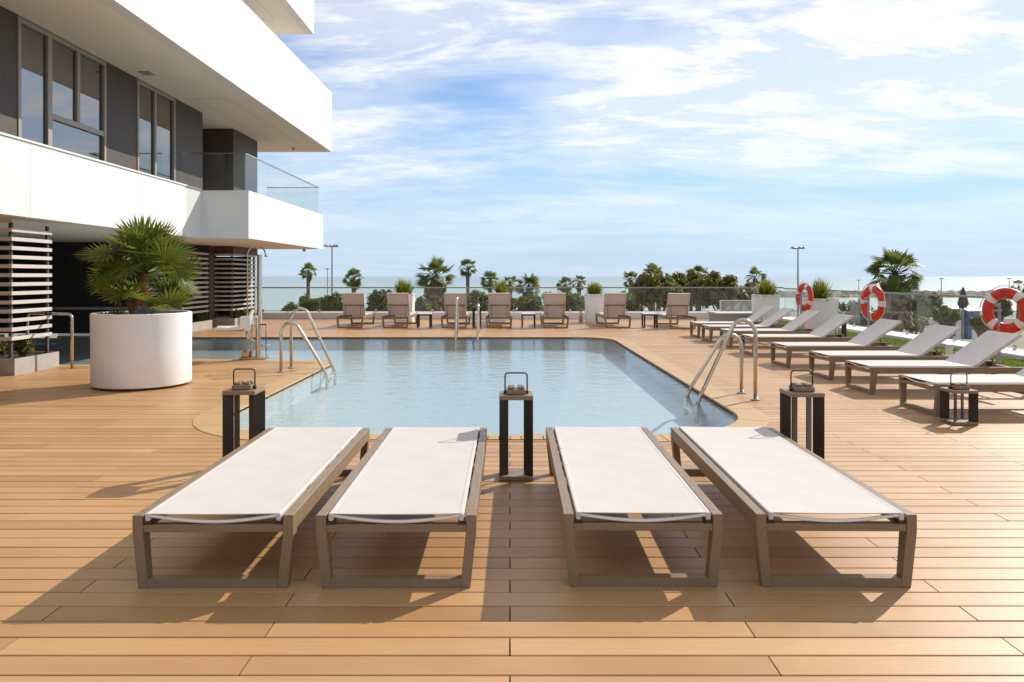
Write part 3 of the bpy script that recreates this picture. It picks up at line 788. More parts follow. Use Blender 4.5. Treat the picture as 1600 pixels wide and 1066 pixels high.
# ------------------------------------------------------------------ sun loungers
def make_lounger(angle, label, group):
    """foot end at local y=0, head at y=2.0"""
    rt = empty('sun_lounger', (0, 0, 0), 0, label, 'sun lounger', group)
    F = MT['frame']; HT = 0.344; LN = 2.0; HW = 0.3775; BW = 0.35
    for s in (-1, 1):
        MB().box(min(s*(HW-0.001), s*(HW-0.048)), max(s*(HW-0.001), s*(HW-0.048)), 0.0725, LN-0.0725, 0.262, HT-0.0006).build('side_rail', F, rt, bevel=0.002)
    def xo(z): return BW+(HW-BW)*min(1, z/0.2615)
    for end in (0, 1):
        yo, dirn = (0.0, 1) if end == 0 else (LN, -1)
        for s in (-1, 1):
            mb = MB()
            lev = [(0.0, 0.052), (0.2615, 0.072), (HT, 0.072)]
            rings = []
            for z, d in lev:
                x1, x0 = xo(z), xo(z)-0.048
                rings.append([(s*x1, yo, z), (s*x0, yo, z), (s*x0, yo+dirn*d, z), (s*x1, yo+dirn*d, z)])
            vs_ = [p for r in rings for p in r]
            mb.add(vs_, [(3, 2, 1, 0), (8, 9, 10, 11)]+[(4*l+i, 4*l+(i+1) % 4, 4*l+4+(i+1) % 4, 4*l+4+i) for l in (0, 1) for i in range(4)])
            mb.build('leg', F, rt, smooth=20, bevel=0.002)
        y0, y1 = (0.001, 0.05) if end == 0 else (LN-0.05, LN-0.001)
        xb, xt = xo(0)-0.0485, xo(0.044)-0.0485
        MB().hexa([(-xb, y0, 0), (xb, y0, 0), (xb, y1, 0), (-xb, y1, 0)], [(-xt, y0, 0.044), (xt, y0, 0.044), (xt, y1, 0.044), (-xt, y1, 0.044)]).build('floor_bar', F, rt)
        MB().box(-HW+0.0485, HW-0.0485, y0+0.004, y1-0.004, 0.263, 0.298).build('cross_bar', F, rt, bevel=0.002)
    SW = 0.300; ZS = 0.352; HY = 1.29
    def sheet(y0, y1, name, parent):
        mb = MB(); ny = 14; nx = 8
        top = []; 
        for layer in (0, 1):
            for j in range(ny+1):
                for i in range(nx+1):
                    x = -SW+2*SW*i/nx; y = y0+(y1-y0)*j/ny
                    sag = -0.006*(1-(x/SW)**2)*(0.5+0.5*math.sin(PI*j/ny))
                    mb.v.append((x, y, sag-layer*0.004))
        W = nx+1; H = (ny+1)*W
        for j in range(ny):
            for i in range(nx):
                a = j*W+i
                mb.f.append((a, a+1, a+W+1, a+W)); mb.f.append((H+a, H+a+W, H+a+W+1, H+a+1)); mb.a += [0, 0]
        rim = [i for i in range(W)]+[j*W+nx for j in range(1, ny+1)]+[ny*W+i for i in range(nx-1, -1, -1)]+[j*W for j in range(ny-1, 0, -1)]
        for q in range(len(rim)):
            a, b = rim[q], rim[(q+1) % len(rim)]; mb.f.append((b, a, H+a, H+b)); mb.a.append(0)
        return mb.build(name, MT['sling'], parent, smooth=30)
    seat = sheet(0.006, HY, 'seat_sling', rt); seat.location = (0, 0, ZS)
    for s in (-1, 1):
        MB().box(min(s*0.296, s*0.319), max(s*0.296, s*0.319), 0.0, HY, -0.036, 0.0015).build('sling_tube', MT['sling'], seat, bevel=0.006, seg=2)
    pth = [(-0.298, 0.012, -0.012)]+[(-0.298+0.596*i/14, 0.02, -0.014-0.030*math.sin(PI*i/14)) for i in range(1, 14)]+[(0.298, 0.012, -0.012)]
    MB().tube(pth, 0.009, 8).build('foot_bow', MT['whiteplastic'], seat, smooth=True)
    for s in (-1, 1):
        for y in (0.012, 0.5, 0.92, 1.2, 1.62, 1.9):
            x0, x1 = (0.292, 0.3285) if y < 0.1 else (0.338, 0.3402)
            if y < 0.1: MB().box(min(s*x0, s*x1), max(s*x0, s*x1), y-0.006, y+0.05, 0.2985, 0.3155).build('bracket', MT['black'], rt)
            else: MB().box(min(s*0.3195, s*0.3288), max(s*0.3195, s*0.3288), y-0.035, y+0.035, 0.275, 0.338).build('bracket', MT['black'], rt)
    br = bpy.data.objects.new('backrest', None); col.objects.link(br); br.parent = rt
    br.location = (0, HY+(0.008 if angle else 0.0002), ZS); br.rotation_euler = (angle, 0, 0)
    BLN = LN-HY-0.012
    sheet(0.0, BLN, 'back_sling', br)
    for s in (-1, 1):
        MB().box(min(s*0.296, s*0.319), max(s*0.296, s*0.319), 0.004, BLN+0.002, -0.036, 0.0015).build('sling_tube', MT['sling'], br, bevel=0.006, seg=2)
    MB().box(-0.295, 0.295, BLN-0.03, BLN-0.004, -0.034, -0.008).build('head_bar', MT['whiteplastic'], br, bevel=0.004)
    MB().box(-0.295, 0.295, BLN*0.45-0.015, BLN*0.45+0.015, -0.036, -0.012).build('brace_bar', F, br, bevel=0.004)
    MB().box(-0.328, 0.328, HY-0.02, HY+0.02, 0.263, 0.298).build('cross_bar', F, rt, bevel=0.003)
    MB().box(-0.328, 0.328, HY+0.3, HY+0.335, 0.263, 0.29).build('cross_bar', F, rt, bevel=0.003)
    if angle > 0.2:
        pv = Vector((0, HY+0.008+math.cos(angle)*BLN*0.45+math.sin(angle)*0.03, ZS+math.sin(angle)*BLN*0.45-math.cos(angle)*0.03))
        ft = Vector((0, HY+0.318 if angle < 0.9 else HY+0.31, 0.29))
        for s in (-1, 1):
            MB().tube([(s*0.22, ft.y, ft.z), (s*0.22, pv.y, pv.z)], 0.010, 8).build('support_strut', F, rt, smooth=True)
    return rt
GF = 'flat loungers lined up in front of the pool'
flat = make_lounger(0.0, 'white flat sun lounger at far left of the front four', GF)
FL = [(-1.40, 3.452, 0.6, None), (-0.537, 3.452, 0.3, 'white flat sun lounger just left of the central lantern'),
      (0.632, 3.47, -0.4, 'white flat sun lounger just right of the central lantern'), (1.545, 3.465, -0.9, 'white flat sun lounger at far right of the front four')]
for i, (x, y, a, lb) in enumerate(FL):
    o = flat if i == 0 else copy_tree(flat)
    o.location = (x, y, 0); o.rotation_euler = (0, 0, R(a))
    if lb: o['label'] = lb
GS = 'reclined loungers in the row along the lawn'
sideL = make_lounger(R(35), 'taupe reclined lounger nearest the camera, beside the small lantern', GS)
RL = [(8.03, None), (9.46, 'second reclined lounger from the camera in the lawn row'), (10.71, 'third reclined lounger from the camera in the lawn row'),
      (12.16, 'fourth reclined lounger from the camera in the lawn row'), (13.9, 'fifth lounger from the camera in the lawn row, behind the right pool ladder'),
      (15.42, 'third lounger from the far end of the lawn row'), (16.7, 'second lounger from the far end of the lawn row'), (17.9, 'farthest reclined lounger of the lawn row, before the white bench')]
for i, (y, lb) in enumerate(RL):
    o = sideL if i == 0 else copy_tree(sideL)
    o.location = (4.46+0.03*((i*37) % 3), y, 0); o.rotation_euler = (0, 0, R(-90)+R([0.4, -0.5, 0.3, 0.8, -0.4, 0.2, -0.8, 0.5][i]))
    if lb: o['label'] = lb
GB = 'raised loungers facing the sea beyond the pool'
backL = make_lounger(R(68), 'taupe lounger facing the sea at the left end of the far row', GB)
BL = [(-4.57, None), (-3.23, 'second lounger from the left in the far row, in front of a spiky plant'), (-1.60, 'third lounger from the left in the far row, left of the tall black lantern'),
      (-0.31, 'lounger in the far row just right of the tall black lantern'), (1.31, 'lounger in the far row left of the white square planter'),
      (3.03, 'lounger in the far row right of the white square planter'), (4.79, 'lounger facing the sea at the right end of the far row')]
for i, (x, lb) in enumerate(BL):
    o = backL if i == 0 else copy_tree(backL)
    o.location = (x, 22.75-(0.3 if i == 6 else 0), 0); o.rotation_euler = (0, 0, PI+R([1, -0.6, 0.5, 0, -0.5, 0.8, 1.2][i]))
    if lb: o['label'] = lb

# ------------------------------------------------------------------ lanterns
def make_lantern(H, label):
    rt = empty('lantern', (0, 0, 0), 0, label, 'lantern', 'lanterns on the deck')
    S = 0.1225
    MB().box(-S, S, -S, S, 0.004, 0.034).build('base_plate', MT['frame'], rt, bevel=0.003)
    MB().box(-S, S, -S, S, H-0.030, H).build('top_plate', MT['frame'], rt, bevel=0.003)
    bm_ = MB().box(-0.0425, 0.0425, -0.004, 0.004, 0.0345, H-0.0305).mesh('corner_board', MT['board'], bevel=0.001)
    for i in range(4):
        a = R(45+90*i); c = 0.089*math.sqrt(2)
        inst('corner_board', bm_, rt, Matrix.Translation((math.cos(a)*c, math.sin(a)*c, 0)) @ Matrix.Rotation(a, 4, 'Z'))
    vent = MB(); vent.box(-0.072, 0.072, -0.072, 0.072, H+0.0005, H+0.036)
    v = vent.build('vent_cap', MT['frame'], rt, bevel=0.006)
    for sx in (-1, 1):
        for sy in (-1, 1):
            MB().box(sx*0.034-0.024, sx*0.034+0.024, sy*0.034-0.024, sy*0.034+0.024, H+0.0365, H+0.056).build('vent_block', MT['frame'], v, bevel=0.004)
    hw = 0.081; HZ = H+0.15
    pth = smooth_path([(-hw, 0, H+0.012), (-hw, 0, HZ), (hw, 0, HZ), (hw, 0, H+0.012)], 0.025)
    MB().tube(pth, 0.0055, 8).build('handle', MT['black'], rt, smooth=True)
    for s in (-1, 1):
        MB().box(s*hw-0.01, s*hw+0.01, -0.012, 0.012, H+0.0005, H+0.022).build('handle_foot', MT['black'], rt, bevel=0.003)
    return rt
ln = make_lantern(0.612, 'tall dark lantern standing between the two middle front loungers')
ln.location = (0.045, 5.375, 0)
for (x, y, lb) in ((-2.03, 5.6, 'tall dark lantern behind the far left front lounger'), (2.19, 5.5, 'tall dark lantern behind the far right front lounger'),
                   (-0.95, 21.0, 'tall black lantern in the far row beyond the pool')):
    o = copy_tree(ln); o.location = (x, y, 0); o['label'] = lb
sl = make_lantern(0.345, 'short dark lantern beside the nearest lounger at right'); sl.location = (4.49, 7.33, 0)

# ------------------------------------------------------------------ side tables in the far row
def make_table(label):
    rt = empty('side_table', (0, 0, 0), 0, label, 'side table', 'side tables between the far loungers')
    MB().box(-0.2, 0.2, -0.2, 0.2, 0.385, 0.41).build('tabletop', MT['whiteplastic'], rt, bevel=0.004)
    for sx in (-1, 1):
        for sy in (-1, 1):
            MB().box(sx*0.178-0.021, sx*0.178+0.021, sy*0.178-0.021, sy*0.178+0.021, 0.026, 0.3845).build('leg', MT['board'], rt)
        MB().box(sx*0.182-0.016, sx*0.182+0.016, -0.198, 0.198, 0.0, 0.0255).build('floor_bar', MT['board'], rt)
    MB().box(-0.199, 0.199, -0.199, -0.17, 0.35, 0.3835).build('apron', MT['board'], rt)
    return rt
tb = make_table('small dark side table left of the third far lounger'); tb.location = (-2.46, 21.1, 0)
for (x, lb) in ((0.53, 'small dark side table in the middle of the far row'), (4.02, 'small dark side table left of the last far lounger')):
    o = copy_tree(tb); o.location = (x, 21.1, 0); o['label'] = lb

# ------------------------------------------------------------------ pool ladders
def ladder(loc, rz, label, heights):
    """local +x points to the water, rails at y=+-0.25; heights = (near rail, far rail)"""
    rt = empty('pool_ladder', loc, rz, label, 'pool ladder', 'chrome ladders at the pool')
    for s, h in ((-1, heights[0]), (1, heights[1])):
        y = s*0.26
        k = h/0.95
        pts = [(0, y, 0.0), (0, y, h-0.20)]
        pts += arc((0.155, y, h-0.20), 0.155, PI, R(28), 10)[1:] if False else []
        c = (0.15, y, h-0.175)
        pts += [(c[0]-0.15*math.cos(t), y, c[2]+0.175*math.sin(t)) for t in [PI*q/12 for q in range(0, 10)]]
        pts += [(0.66, y, 0.03), (0.70, y, -0.08), (0.70, y, -0.28)]
        pth = smooth_path(pts, 0.06, 4)
        r = MB().tube(pth, 0.0245, 12).build('rail', MT['steel'], rt, smooth=True)
        MB().lathe([(0.0, 0.012), (0.05, 0.012), (0.055, 0.007), (0.055, 0.001)], 20, (0, y, 0.0)).build('flange', MT['steel'], r, smooth=30)
    for z in (-0.16,):
        MB().box(0.66, 0.74, -0.24, 0.24, z-0.015, z+0.015).build('step', MT['steel'], rt, bevel=0.004)
    return rt
ladder((-3.51, 11.5, 0.006), 0, 'chrome pool ladder at the left side of the pool', (0.755, 0.95))
ladder((2.915, 8.96, 0.006), PI, 'chrome pool ladder at the near right corner of the pool', (0.735, 0.945))
ladder((-1.03, 18.05, 0.006), R(-90), 'chrome pool ladder at the far edge of the pool', (0.95, 0.78))
# right-angle handrail at the pool entry under the building
hr = MB().tube(smooth_path([(-6.98, 11.68, 0.006), (-6.98, 11.68, 0.87), (-7.9, 12.0, 0.87), (-7.9, 12.0, 0.25), (-7.9, 12.3, -0.3)], 0.09), 0.0225, 12).build('pool_handrail', MT['steel'], smooth=True)
tag(hr, 'chrome bent handrail beside the large white pot', 'handrail')

# ------------------------------------------------------------------ pool lift
lift = empty('pool_lift', (-4.45, 12.95, 0.0), 0, 'white pool lift seat on a steel mast at the pool edge', 'pool lift')
MB().box(-0.26, -0.14, -0.12, 0.10, 0.0505, 0.16).build('motor_box', MT['steel'], lift, bevel=0.02, seg=2)
MB().box(-0.30, 0.16, -0.10, 0.12, 0.006, 0.05).build('base_plate', MT['steel'], lift, bevel=0.006)
MB().tube([(0.0, 0.0, 0.05), (0.0, 0.0, 0.78)], 0.045, 16).build('mast', MT['steel'], lift, smooth=40)
MB().tube([(-0.12, 0.02, 0.05), (-0.12, 0.02, 0.62)], 0.022, 12).build('mast', MT['steel'], lift, smooth=40)
MB().tube([(0.14, 0.0, 0.01), (0.14, 0.0, 0.62)], 0.008, 8).build('control_rod', MT['black'], lift, smooth=True)
MB().tube([(-0.02, 0, 0.62), (0.14, 0, 0.62)], 0.012, 8).build('rod_bracket', MT['black'], lift, smooth=True)
MB().tube([(-0.02, 0, 0.25), (0.20, 0, 0.25)], 0.016, 8).build('lever', MT['steel'], lift, smooth=True)
MB().tube(smooth_path([(0, 0, 0.30), (-0.18, 0, 0.36), (-0.2, 0, 0.50)], 0.06), 0.024, 10).build('seat_arm', MT['steel'], lift, smooth=True)
def seat_shell():
    prof = [(-0.70, 0.545), (-0.68, 0.562), (-0.5, 0.555), (-0.28, 0.558), (-0.19, 0.60), (-0.14, 0.72), (-0.10, 0.85), (-0.085, 0.87)]
    mb = MB(); n = 10; hw = 0.24
    for side in (0, 1):
        for (x, z) in prof:
            for i in range(n+1):
                u = -1+2*i/n
                lift_ = 0.035*abs(u)**3
                d = 0.03*side
                mb.v.append((x+(d if z > 0.6 else 0)-lift_*(1.0 if z > 0.6 else 0), u*hw*(0.92 if z > 0.8 else 1), z+lift_*(1 if z <= 0.6 else 0)-(d if z <= 0.6 else 0)))
    W = n+1; Hh = len(prof)*W
    for j in range(len(prof)-1):
        for i in range(n):
            a = j*W+i; mb.f.append((a, a+1, a+W+1, a+W)); mb.f.append((Hh+a, Hh+a+W, Hh+a+W+1, Hh+a+1)); mb.a += [0, 0]
    rim = [i for i in range(W)]+[j*W+n for j in range(1, len(prof))]+[(len(prof)-1)*W+i for i in range(n-1, -1, -1)]+[j*W for j in range(len(prof)-2, 0, -1)]
    for q in range(len(rim)):
        a, b = rim[q], rim[(q+1) % len(rim)]; mb.f.append((a, b, Hh+b, Hh+a)); mb.a.append(0)
    return mb
seat = seat_shell().build('seat', MT['whiteplastic'], lift, smooth=50)
seat.rotation_euler = (0, 0, R(18))
MB().box(-0.085, -0.079, -0.07, 0.05, 0.70, 0.725).build('badge', MT['badge'], seat)
for s in (-1, 1):
    MB().box(-0.30, -0.12, s*0.235-0.015, s*0.235+0.015, 0.56, 0.76).build('armrest', MT['whiteplastic'], seat, bevel=0.012, seg=2)
MB().box(-0.68, -0.2, -0.20, 0.20, 0.515, 0.53).build('seat_frame', MT['lampgrey'], lift, bevel=0.005)

# ------------------------------------------------------------------ outdoor shower
sh = empty('outdoor_shower', (-7.52, 22.0, 0), 0, 'tall steel outdoor shower column with curved pipe by the screens', 'shower')
MB().tube([(0, 0, 0.01), (0, 0, 2.12)], 0.075, 20).build('column', MT['brushed'], sh, smooth=40)
MB().tube([(-0.14, 0, 0.01), (-0.14, 0, 2.05)], 0.018, 10).build('riser_pipe', MT['brushed'], sh, smooth=40)
pth = [(-0.36, 0, 0.01), (-0.36, 0, 2.12)]+[(-0.09-0.27*math.cos(t), 0, 2.12+0.27*math.sin(t)) for t in [PI*q/12 for q in range(1, 12)]]+[(0.19, 0, 2.08)]
MB().tube(pth, 0.022, 12).build('curved_pipe', MT['brushed'], sh, smooth=True)
MB().lathe([(0.0, 0.05), (0.03, 0.04), (0.055, 0.0), (0.0, -0.005)], 16, (0.19, 0, 2.06)).build('shower_head', MT['brushed'], sh, smooth=40)
MB().box(-0.45, 0.15, -0.14, 0.14, 0.001, 0.012).build('base_plate', MT['brushed'], sh)

# ------------------------------------------------------------------ foliage helpers
def frond_mesh(name, pet, rad, nseg, spread, rnd, mat, droop=0.25, fold=0.35, wid=1.0, pr=0.006, notch=0.5, tilt=0.0):
    """fan leaf: petiole along +y, blade fanned out in the xy plane"""
    mb = MB()
    path = [(0, pet*t, -0.10*pet*(t**2)) for t in (0, 0.35, 0.7, 1.0)]
    mb.tube(path, [pr*1.5, pr*1.2, pr, pr*0.8], 5, True); mb.a = [0.35]*len(mb.f)
    hub = Vector(path[-1]); TR = Matrix.Rotation(tilt, 3, 'X')
    for i in range(nseg):
        t = (i+0.5)/nseg*2-1
        a = t*spread+rnd.uniform(-0.02, 0.02)
        L_ = rad*(1-0.22*t*t)*rnd.uniform(0.92, 1.05)
        d = Vector((math.sin(a), math.cos(a), 0)); sd_ = Vector((math.cos(a), -math.sin(a), 0))
        hw = math.tan(spread/nseg)*L_*notch*wid
        up = fold*abs(t)*0.5
        def pt(q, off, lift):
            z = up*q*L_*0.6-droop*L_*q**2.4+lift
            return hub+TR @ (d*(q*L_)+sd_*off+Vector((0, 0, z)))
        lf = hw*0.35
        vs_ = [hub, pt(notch, -hw, -lf), pt(notch, 0, 0), pt(notch, hw, -lf), pt(0.78, -hw*0.62, -lf*0.5), pt(0.78, hw*0.62, -lf*0.5), pt(0.78, 0, 0), pt(1.0, 0, 0)]
        mb.add(vs_, [(0, 1, 2), (0, 2, 3), (1, 4, 6, 2), (2, 6, 5, 3), (4, 7, 6), (6, 7, 5)], rnd.random())
    return mb.mesh(name, mat, attr=True)
def frond_matrix(o, az, el, roll=0):
    """+y of the frond to azimuth az and elevation el"""
    return Matrix.Translation(o) @ Matrix.Rotation(az, 4, 'Z') @ Matrix.Rotation(el, 4, 'X') @ Matrix.Rotation(roll, 4, 'Y')

# ------------------------------------------------------------------ large white pot with fan palm
PX, PY = -4.98, 9.93
pot = empty('plant_pot', (PX, PY, 0), 0, 'large round white pot holding the fan palm', 'pot')
PH = 0.985; PR = 0.615
MB().lathe([(0.0, 0.03), (PR-0.02, 0.03), (PR-0.005, 0.035), (PR, 0.05), (PR, 0.5), (PR+0.004, PH-0.03), (PR+0.004, PH-0.008), (PR-0.006, PH), (PR-0.045, PH), (PR-0.055, PH-0.012), (PR-0.055, PH-0.12)], 96).build('body', MT['pot'], pot, smooth=35)
MB().lathe([(PR-0.056, PH-0.09), (0.35, PH-0.06), (0.0, PH-0.05)], 40).build('soil', MT['soil'], pot, smooth=True)
for a in (20, 110, 200, 290, 245):
    MB().box(-0.06, 0.06, -0.03, 0.03, 0.001, 0.031, Matrix.Translation((math.cos(R(a))*0.545, math.sin(R(a))*0.545, 0)) @ Matrix.Rotation(R(a+90), 4, 'Z')).build('foot', MT['black'], pot)
palm = empty('fan_palm', (PX, PY, PH-0.06), 0, 'bushy green fan palm growing in the large round white pot', 'palm')
rnd = random.Random(8)
mb = MB(); mb.tube([(0.03, -0.12, -0.05), (0.06, -0.16, 0.14), (0.10, -0.16, 0.40), (0.10, -0.14, 0.62)], [0.09, 0.085, 0.07, 0.04], 14)
mb.build('trunk', MT['fibre'], palm, smooth=True)
mb = MB(); mb.tube([(-0.12, 0.1, -0.05), (-0.18, 0.12, 0.2), (-0.2, 0.12, 0.42)], [0.09, 0.08, 0.05], 14); mb.build('trunk', MT['fibre'], palm, smooth=True)
var = [frond_mesh('frond', rnd.uniform(0.34, 0.46), rnd.uniform(0.38, 0.46), 19, R(rnd.uniform(95, 120)), rnd, MT['palm'], rnd.uniform(0.0, 0.08), 0.25, 1.0, 0.006, 0.50, R(tl)) for tl in (-50, -30, -15, 0, 10, 25, -40)]
heads = [(Vector((0.10, -0.14, 0.59)), 27, 89, 112), (Vector((-0.10, 0.12, 0.54)), 12, 84, 84), (Vector((0.05, 0.0, 0.12)), 9, 42, 24)]
for h, n, e0, e1 in heads:
    for i in range(n):
        az = i*2.39996+rnd.uniform(-0.3, 0.3); el = R(e0-e1*((i+0.5)/n)**1.05+rnd.uniform(-8, 8))
        s = rnd.uniform(0.88, 1.08)
        m4 = frond_matrix(h, az, el, rnd.uniform(-0.75, 0.75)) @ Matrix.Scale(s, 4)
        inst('frond', var[rnd.randrange(7)], palm, m4)
# small grey cushion plants at the palm's foot
def cushion(c, r, n, label, name, mat, ln, wd):
    mb = MB(); rn = random.Random(int(c[0]*100)+n)
    for _ in range(n):
        d = Vector((rn.gauss(0, 1), rn.gauss(0, 1), abs(rn.gauss(0, 1)))).normalized()
        p = Vector(c)+Vector((d.x*r, d.y*r, d.z*r*0.75))*rn.uniform(0.5, 1); t = d.orthogonal().normalized()
        t.rotate(Matrix.Rotation(rn.uniform(0, 6.28), 3, d)); e = p+(d+Vector((rn.gauss(0, .4), rn.gauss(0, .4), rn.gauss(0, .3)))).normalized()*ln
        mb.add([p-t*wd, p+t*wd, e], [(0, 1, 2)], rn.random())
    o = mb.build(name, mat, attr=True); tag(o, label, 'plant'); return o
cushion((PX+0.20, PY-0.31, PH-0.05), 0.16, 900, 'grey cushion plant at the front of the large white pot', 'cushion_plant', MT['greyplant'], 0.05, 0.006)
cushion((PX-0.22, PY-0.27, PH-0.09), 0.15, 600, 'low green plant at the left inside the large white pot', 'cushion_plant', MT['palm'], 0.05, 0.008)

# ------------------------------------------------------------------ square white planters with spiky bushes
def spiky(mb, c, n, h, spread, rn):
    for _ in range(n):
        az = rn.uniform(0, 2*PI); el = R(90-spread*abs(rn.gauss(0, 0.55)))
        el = max(el, R(5)); d = Vector((math.cos(az)*math.cos(el), math.sin(az)*math.cos(el), math.sin(el)))
        L_ = h*rn.uniform(0.6, 1.08); sd_ = Vector((-math.sin(az), math.cos(az), 0)); wd = 0.011
        o = Vector(c)+Vector((rn.uniform(-.1, .1), rn.uniform(-.1, .1), 0))
        m_ = o+d*L_*0.55; e = o+d*L_+Vector((0, 0, -0.12*L_*math.cos(el)))
        mb.add([o-sd_*wd*0.6, o+sd_*wd*0.6, m_+sd_*wd, m_-sd_*wd], [(0, 1, 2, 3)], rn.random())
        mb.add([m_-sd_*wd, m_+sd_*wd, e], [(0, 1, 2)], rn.random())
def square_pot(x, y, plab, blab, seed, hgt=0.91, wd=0.285, bush=0.55):
    rt = empty('square_planter', (x, y, 0), 0, plab, 'planter', 'tall white square planters at the terrace edge')
    b, t = wd*0.94, wd
    bot = [(-b, -b, 0.001), (b, -b, 0.001), (b, b, 0.001), (-b, b, 0.001)]
    top = [(-t, -t, hgt), (t, -t, hgt), (t, t, hgt), (-t, t, hgt)]
    ti = t-0.03
    mb = MB(); mb.add(bot+top+[(-ti, -ti, hgt), (ti, -ti, hgt), (ti, ti, hgt), (-ti, ti, hgt), (-ti, -ti, hgt-0.1), (ti, -ti, hgt-0.1), (ti, ti, hgt-0.1), (-ti, ti, hgt-0.1)],
           [(3, 2, 1, 0)]+[(i, (i+1) % 4, 4+(i+1) % 4, 4+i) for i in range(4)]+[(4+i, 4+(i+1) % 4, 8+(i+1) % 4, 8+i) for i in range(4)]+[(8+i, 8+(i+1) % 4, 12+(i+1) % 4, 12+i) for i in range(4)])
    mb.build('body', MT['pot'], rt)
    mb = MB(); mb.add([(-ti, -ti, hgt-0.06), (ti, -ti, hgt-0.06), (ti, ti, hgt-0.06), (-ti, ti, hgt-0.06)], [(0, 1, 2, 3)]); mb.build('soil', MT['soil'], rt)
    mb = MB(); rn = random.Random(seed)
    for q in range(4): spiky(mb, (x+rn.uniform(-.14, .14), y+rn.uniform(-.14, .14), hgt-0.06), 130, bush*rn.uniform(.85, 1.1), 95, rn)
    tag(mb.build('spiky_bush', MT['bush'], attr=True), blab, 'bush', 'spiky bushes in the white planters')
square_pot(-3.40, 23.75, 'white square planter hidden behind the second far lounger', 'spiky bush rising behind the second far lounger from the left', 1, bush=0.62)
square_pot(-0.39, 23.75, 'white square planter hidden behind the lounger right of the black lantern', 'spiky bush rising behind the lounger right of the black lantern', 2)
square_pot(2.70, 23.45, 'white square planter standing free between two far loungers', 'spiky bush in the planter between two far loungers', 3, bush=0.5)
square_pot(7.95, 22.8, 'white square planter behind the white bench at the far right corner', 'spiky bush behind the white bench at the far right corner', 4, wd=0.33, bush=0.6)
square_pot(8.0, 18.9, 'white square planter on the lawn beside the farthest lifebuoy', 'spiky bush in the planter beside the farthest lifebuoy', 5, wd=0.33, bush=0.6)

# ------------------------------------------------------------------ white bench in the far right corner
bn = empty('built_in_bench', (7.5, 23.6, 0), 0, 'low white corner bench with grey slatted back before the glass', 'bench')
MB().box(-0.95, 0.75, -0.55, 0.55, 0.001, 0.27).build('base', MT['boxgrey'], bn, bevel=0.01)
MB().box(-1.0, 0.8, -0.6, 0.6, 0.271, 0.33).build('seat', MT['white'], bn, bevel=0.015)
for i in range(5):
    MB().box(-0.55, 0.8, 0.45, 0.49, 0.345+i*0.062, 0.395+i*0.062).build('back_slat', MT['boxgrey'], bn, bevel=0.004)
for x in (-0.57, 0.1, 0.78):
    MB().box(x-0.025, x+0.025, 0.492, 0.53, 0.3305, 0.66).build('post', MT['white'], bn, bevel=0.004)
MB().box(-0.6, 0.82, 0.44, 0.54, 0.661, 0.685).build('top_rail', MT['white'], bn, bevel=0.004)

# ------------------------------------------------------------------ lifebuoys
def lifebuoy(x, y, z, rz, label, plabel, roll):
    rt = empty('lifebuoy', (x, y, z), rz, label, 'lifebuoy', 'orange lifebuoys along the glass')
    RM, rm = 0.278, 0.080
    def ring(a0, a1, r, n):
        pts = [(RM*math.cos(a0+(a1-a0)*i/n), 0, RM*math.sin(a0+(a1-a0)*i/n)) for i in range(n+1)]
        mb = MB(); full = abs(a1-a0) > 6.2
        if full: pts = pts[:-1]
        vs = []
        for p in pts:
            rad = Vector((p[0], 0, p[2])).normalized()
            for j in range(20):
                b = 2*PI*j/20; vs.append(Vector(p)+rad*math.cos(b)*r+Vector((0, 1, 0))*math.sin(b)*r*0.72)
        k_ = len(pts); fs = []
        for i in range(k_ if full else k_-1):
            for j in range(20):
                fs.append((i*20+j, i*20+(j+1) % 20, ((i+1) % k_)*20+(j+1) % 20, ((i+1) % k_)*20+j))
        mb.add(vs, fs); return mb
    ring(0, 2*PI, rm, 64).build('ring', MT['buoy'], rt, smooth=True)
    for i in range(4):
        a = R(45+90*i)+roll
        ring(a-0.17, a+0.17, rm+0.0035, 8).build('band', MT['whiteplastic'], rt, smooth=True)
    # grab rope looped from band to band
    for i in range(4):
        a0 = R(45+90*i)+roll; pts = []
        for q in range(15):
            t = q/14; a = a0+PI/2*t; rr = RM+rm+0.012+0.02*math.sin(PI*t)
            pts.append((rr*math.cos(a), -0.015, rr*math.sin(a)))
        MB().tube(pts, 0.007, 6).build('rope', MT['rope'], rt, smooth=True)
    a = R(90)+roll*0.3
    pts = [(RM*math.cos(a+t), -0.058-0.0035, RM*math.sin(a+t)) for t in (-0.25, -0.12, 0, 0.12, 0.25)]
    mb = MB(); vs = []
    for t in (-0.22, -0.1, 0, 0.1, 0.22):
        for q in (-0.032, 0.032): vs.append(((RM+q)*math.cos(a+t), -0.0555 if abs(q) > 0.03 else -0.06, (RM+q)*math.sin(a+t)))
    mb.add(vs, [(2*i, 2*i+2, 2*i+3, 2*i+1) for i in range(4)]); mb.build('patch', MT['badge'], rt)
    # the post that carries it
    ps = empty('buoy_post', (x+0.1*math.sin(-rz)*-1, y+0.1*math.cos(rz), 0), rz, plabel, 'post', 'posts that carry the lifebuoys')
    MB().tube([(0, 0.02, -0.012), (0, 0.02, z+0.12)], 0.022, 12).build('shaft', MT['lampgrey'], ps, smooth=40)
    MB().box(-0.02, 0.02, -0.06, 0.0, z+0.06, z+0.11).build('hook', MT['lampgrey'], ps, bevel=0.004)
    MB().box(-0.06, 0.06, -0.035, -0.012, z-0.015, z+0.015).build('cradle', MT['lampgrey'], ps, bevel=0.004)
lifebuoy(7.72, 11.4, 0.935, R(-62), 'red and white lifebuoy nearest the camera at the right edge', 'grey post holding the nearest lifebuoy', R(4))
lifebuoy(7.33, 14.8, 0.94, R(-80), 'red and white lifebuoy in the middle of the three', 'grey post holding the middle lifebuoy', R(42))
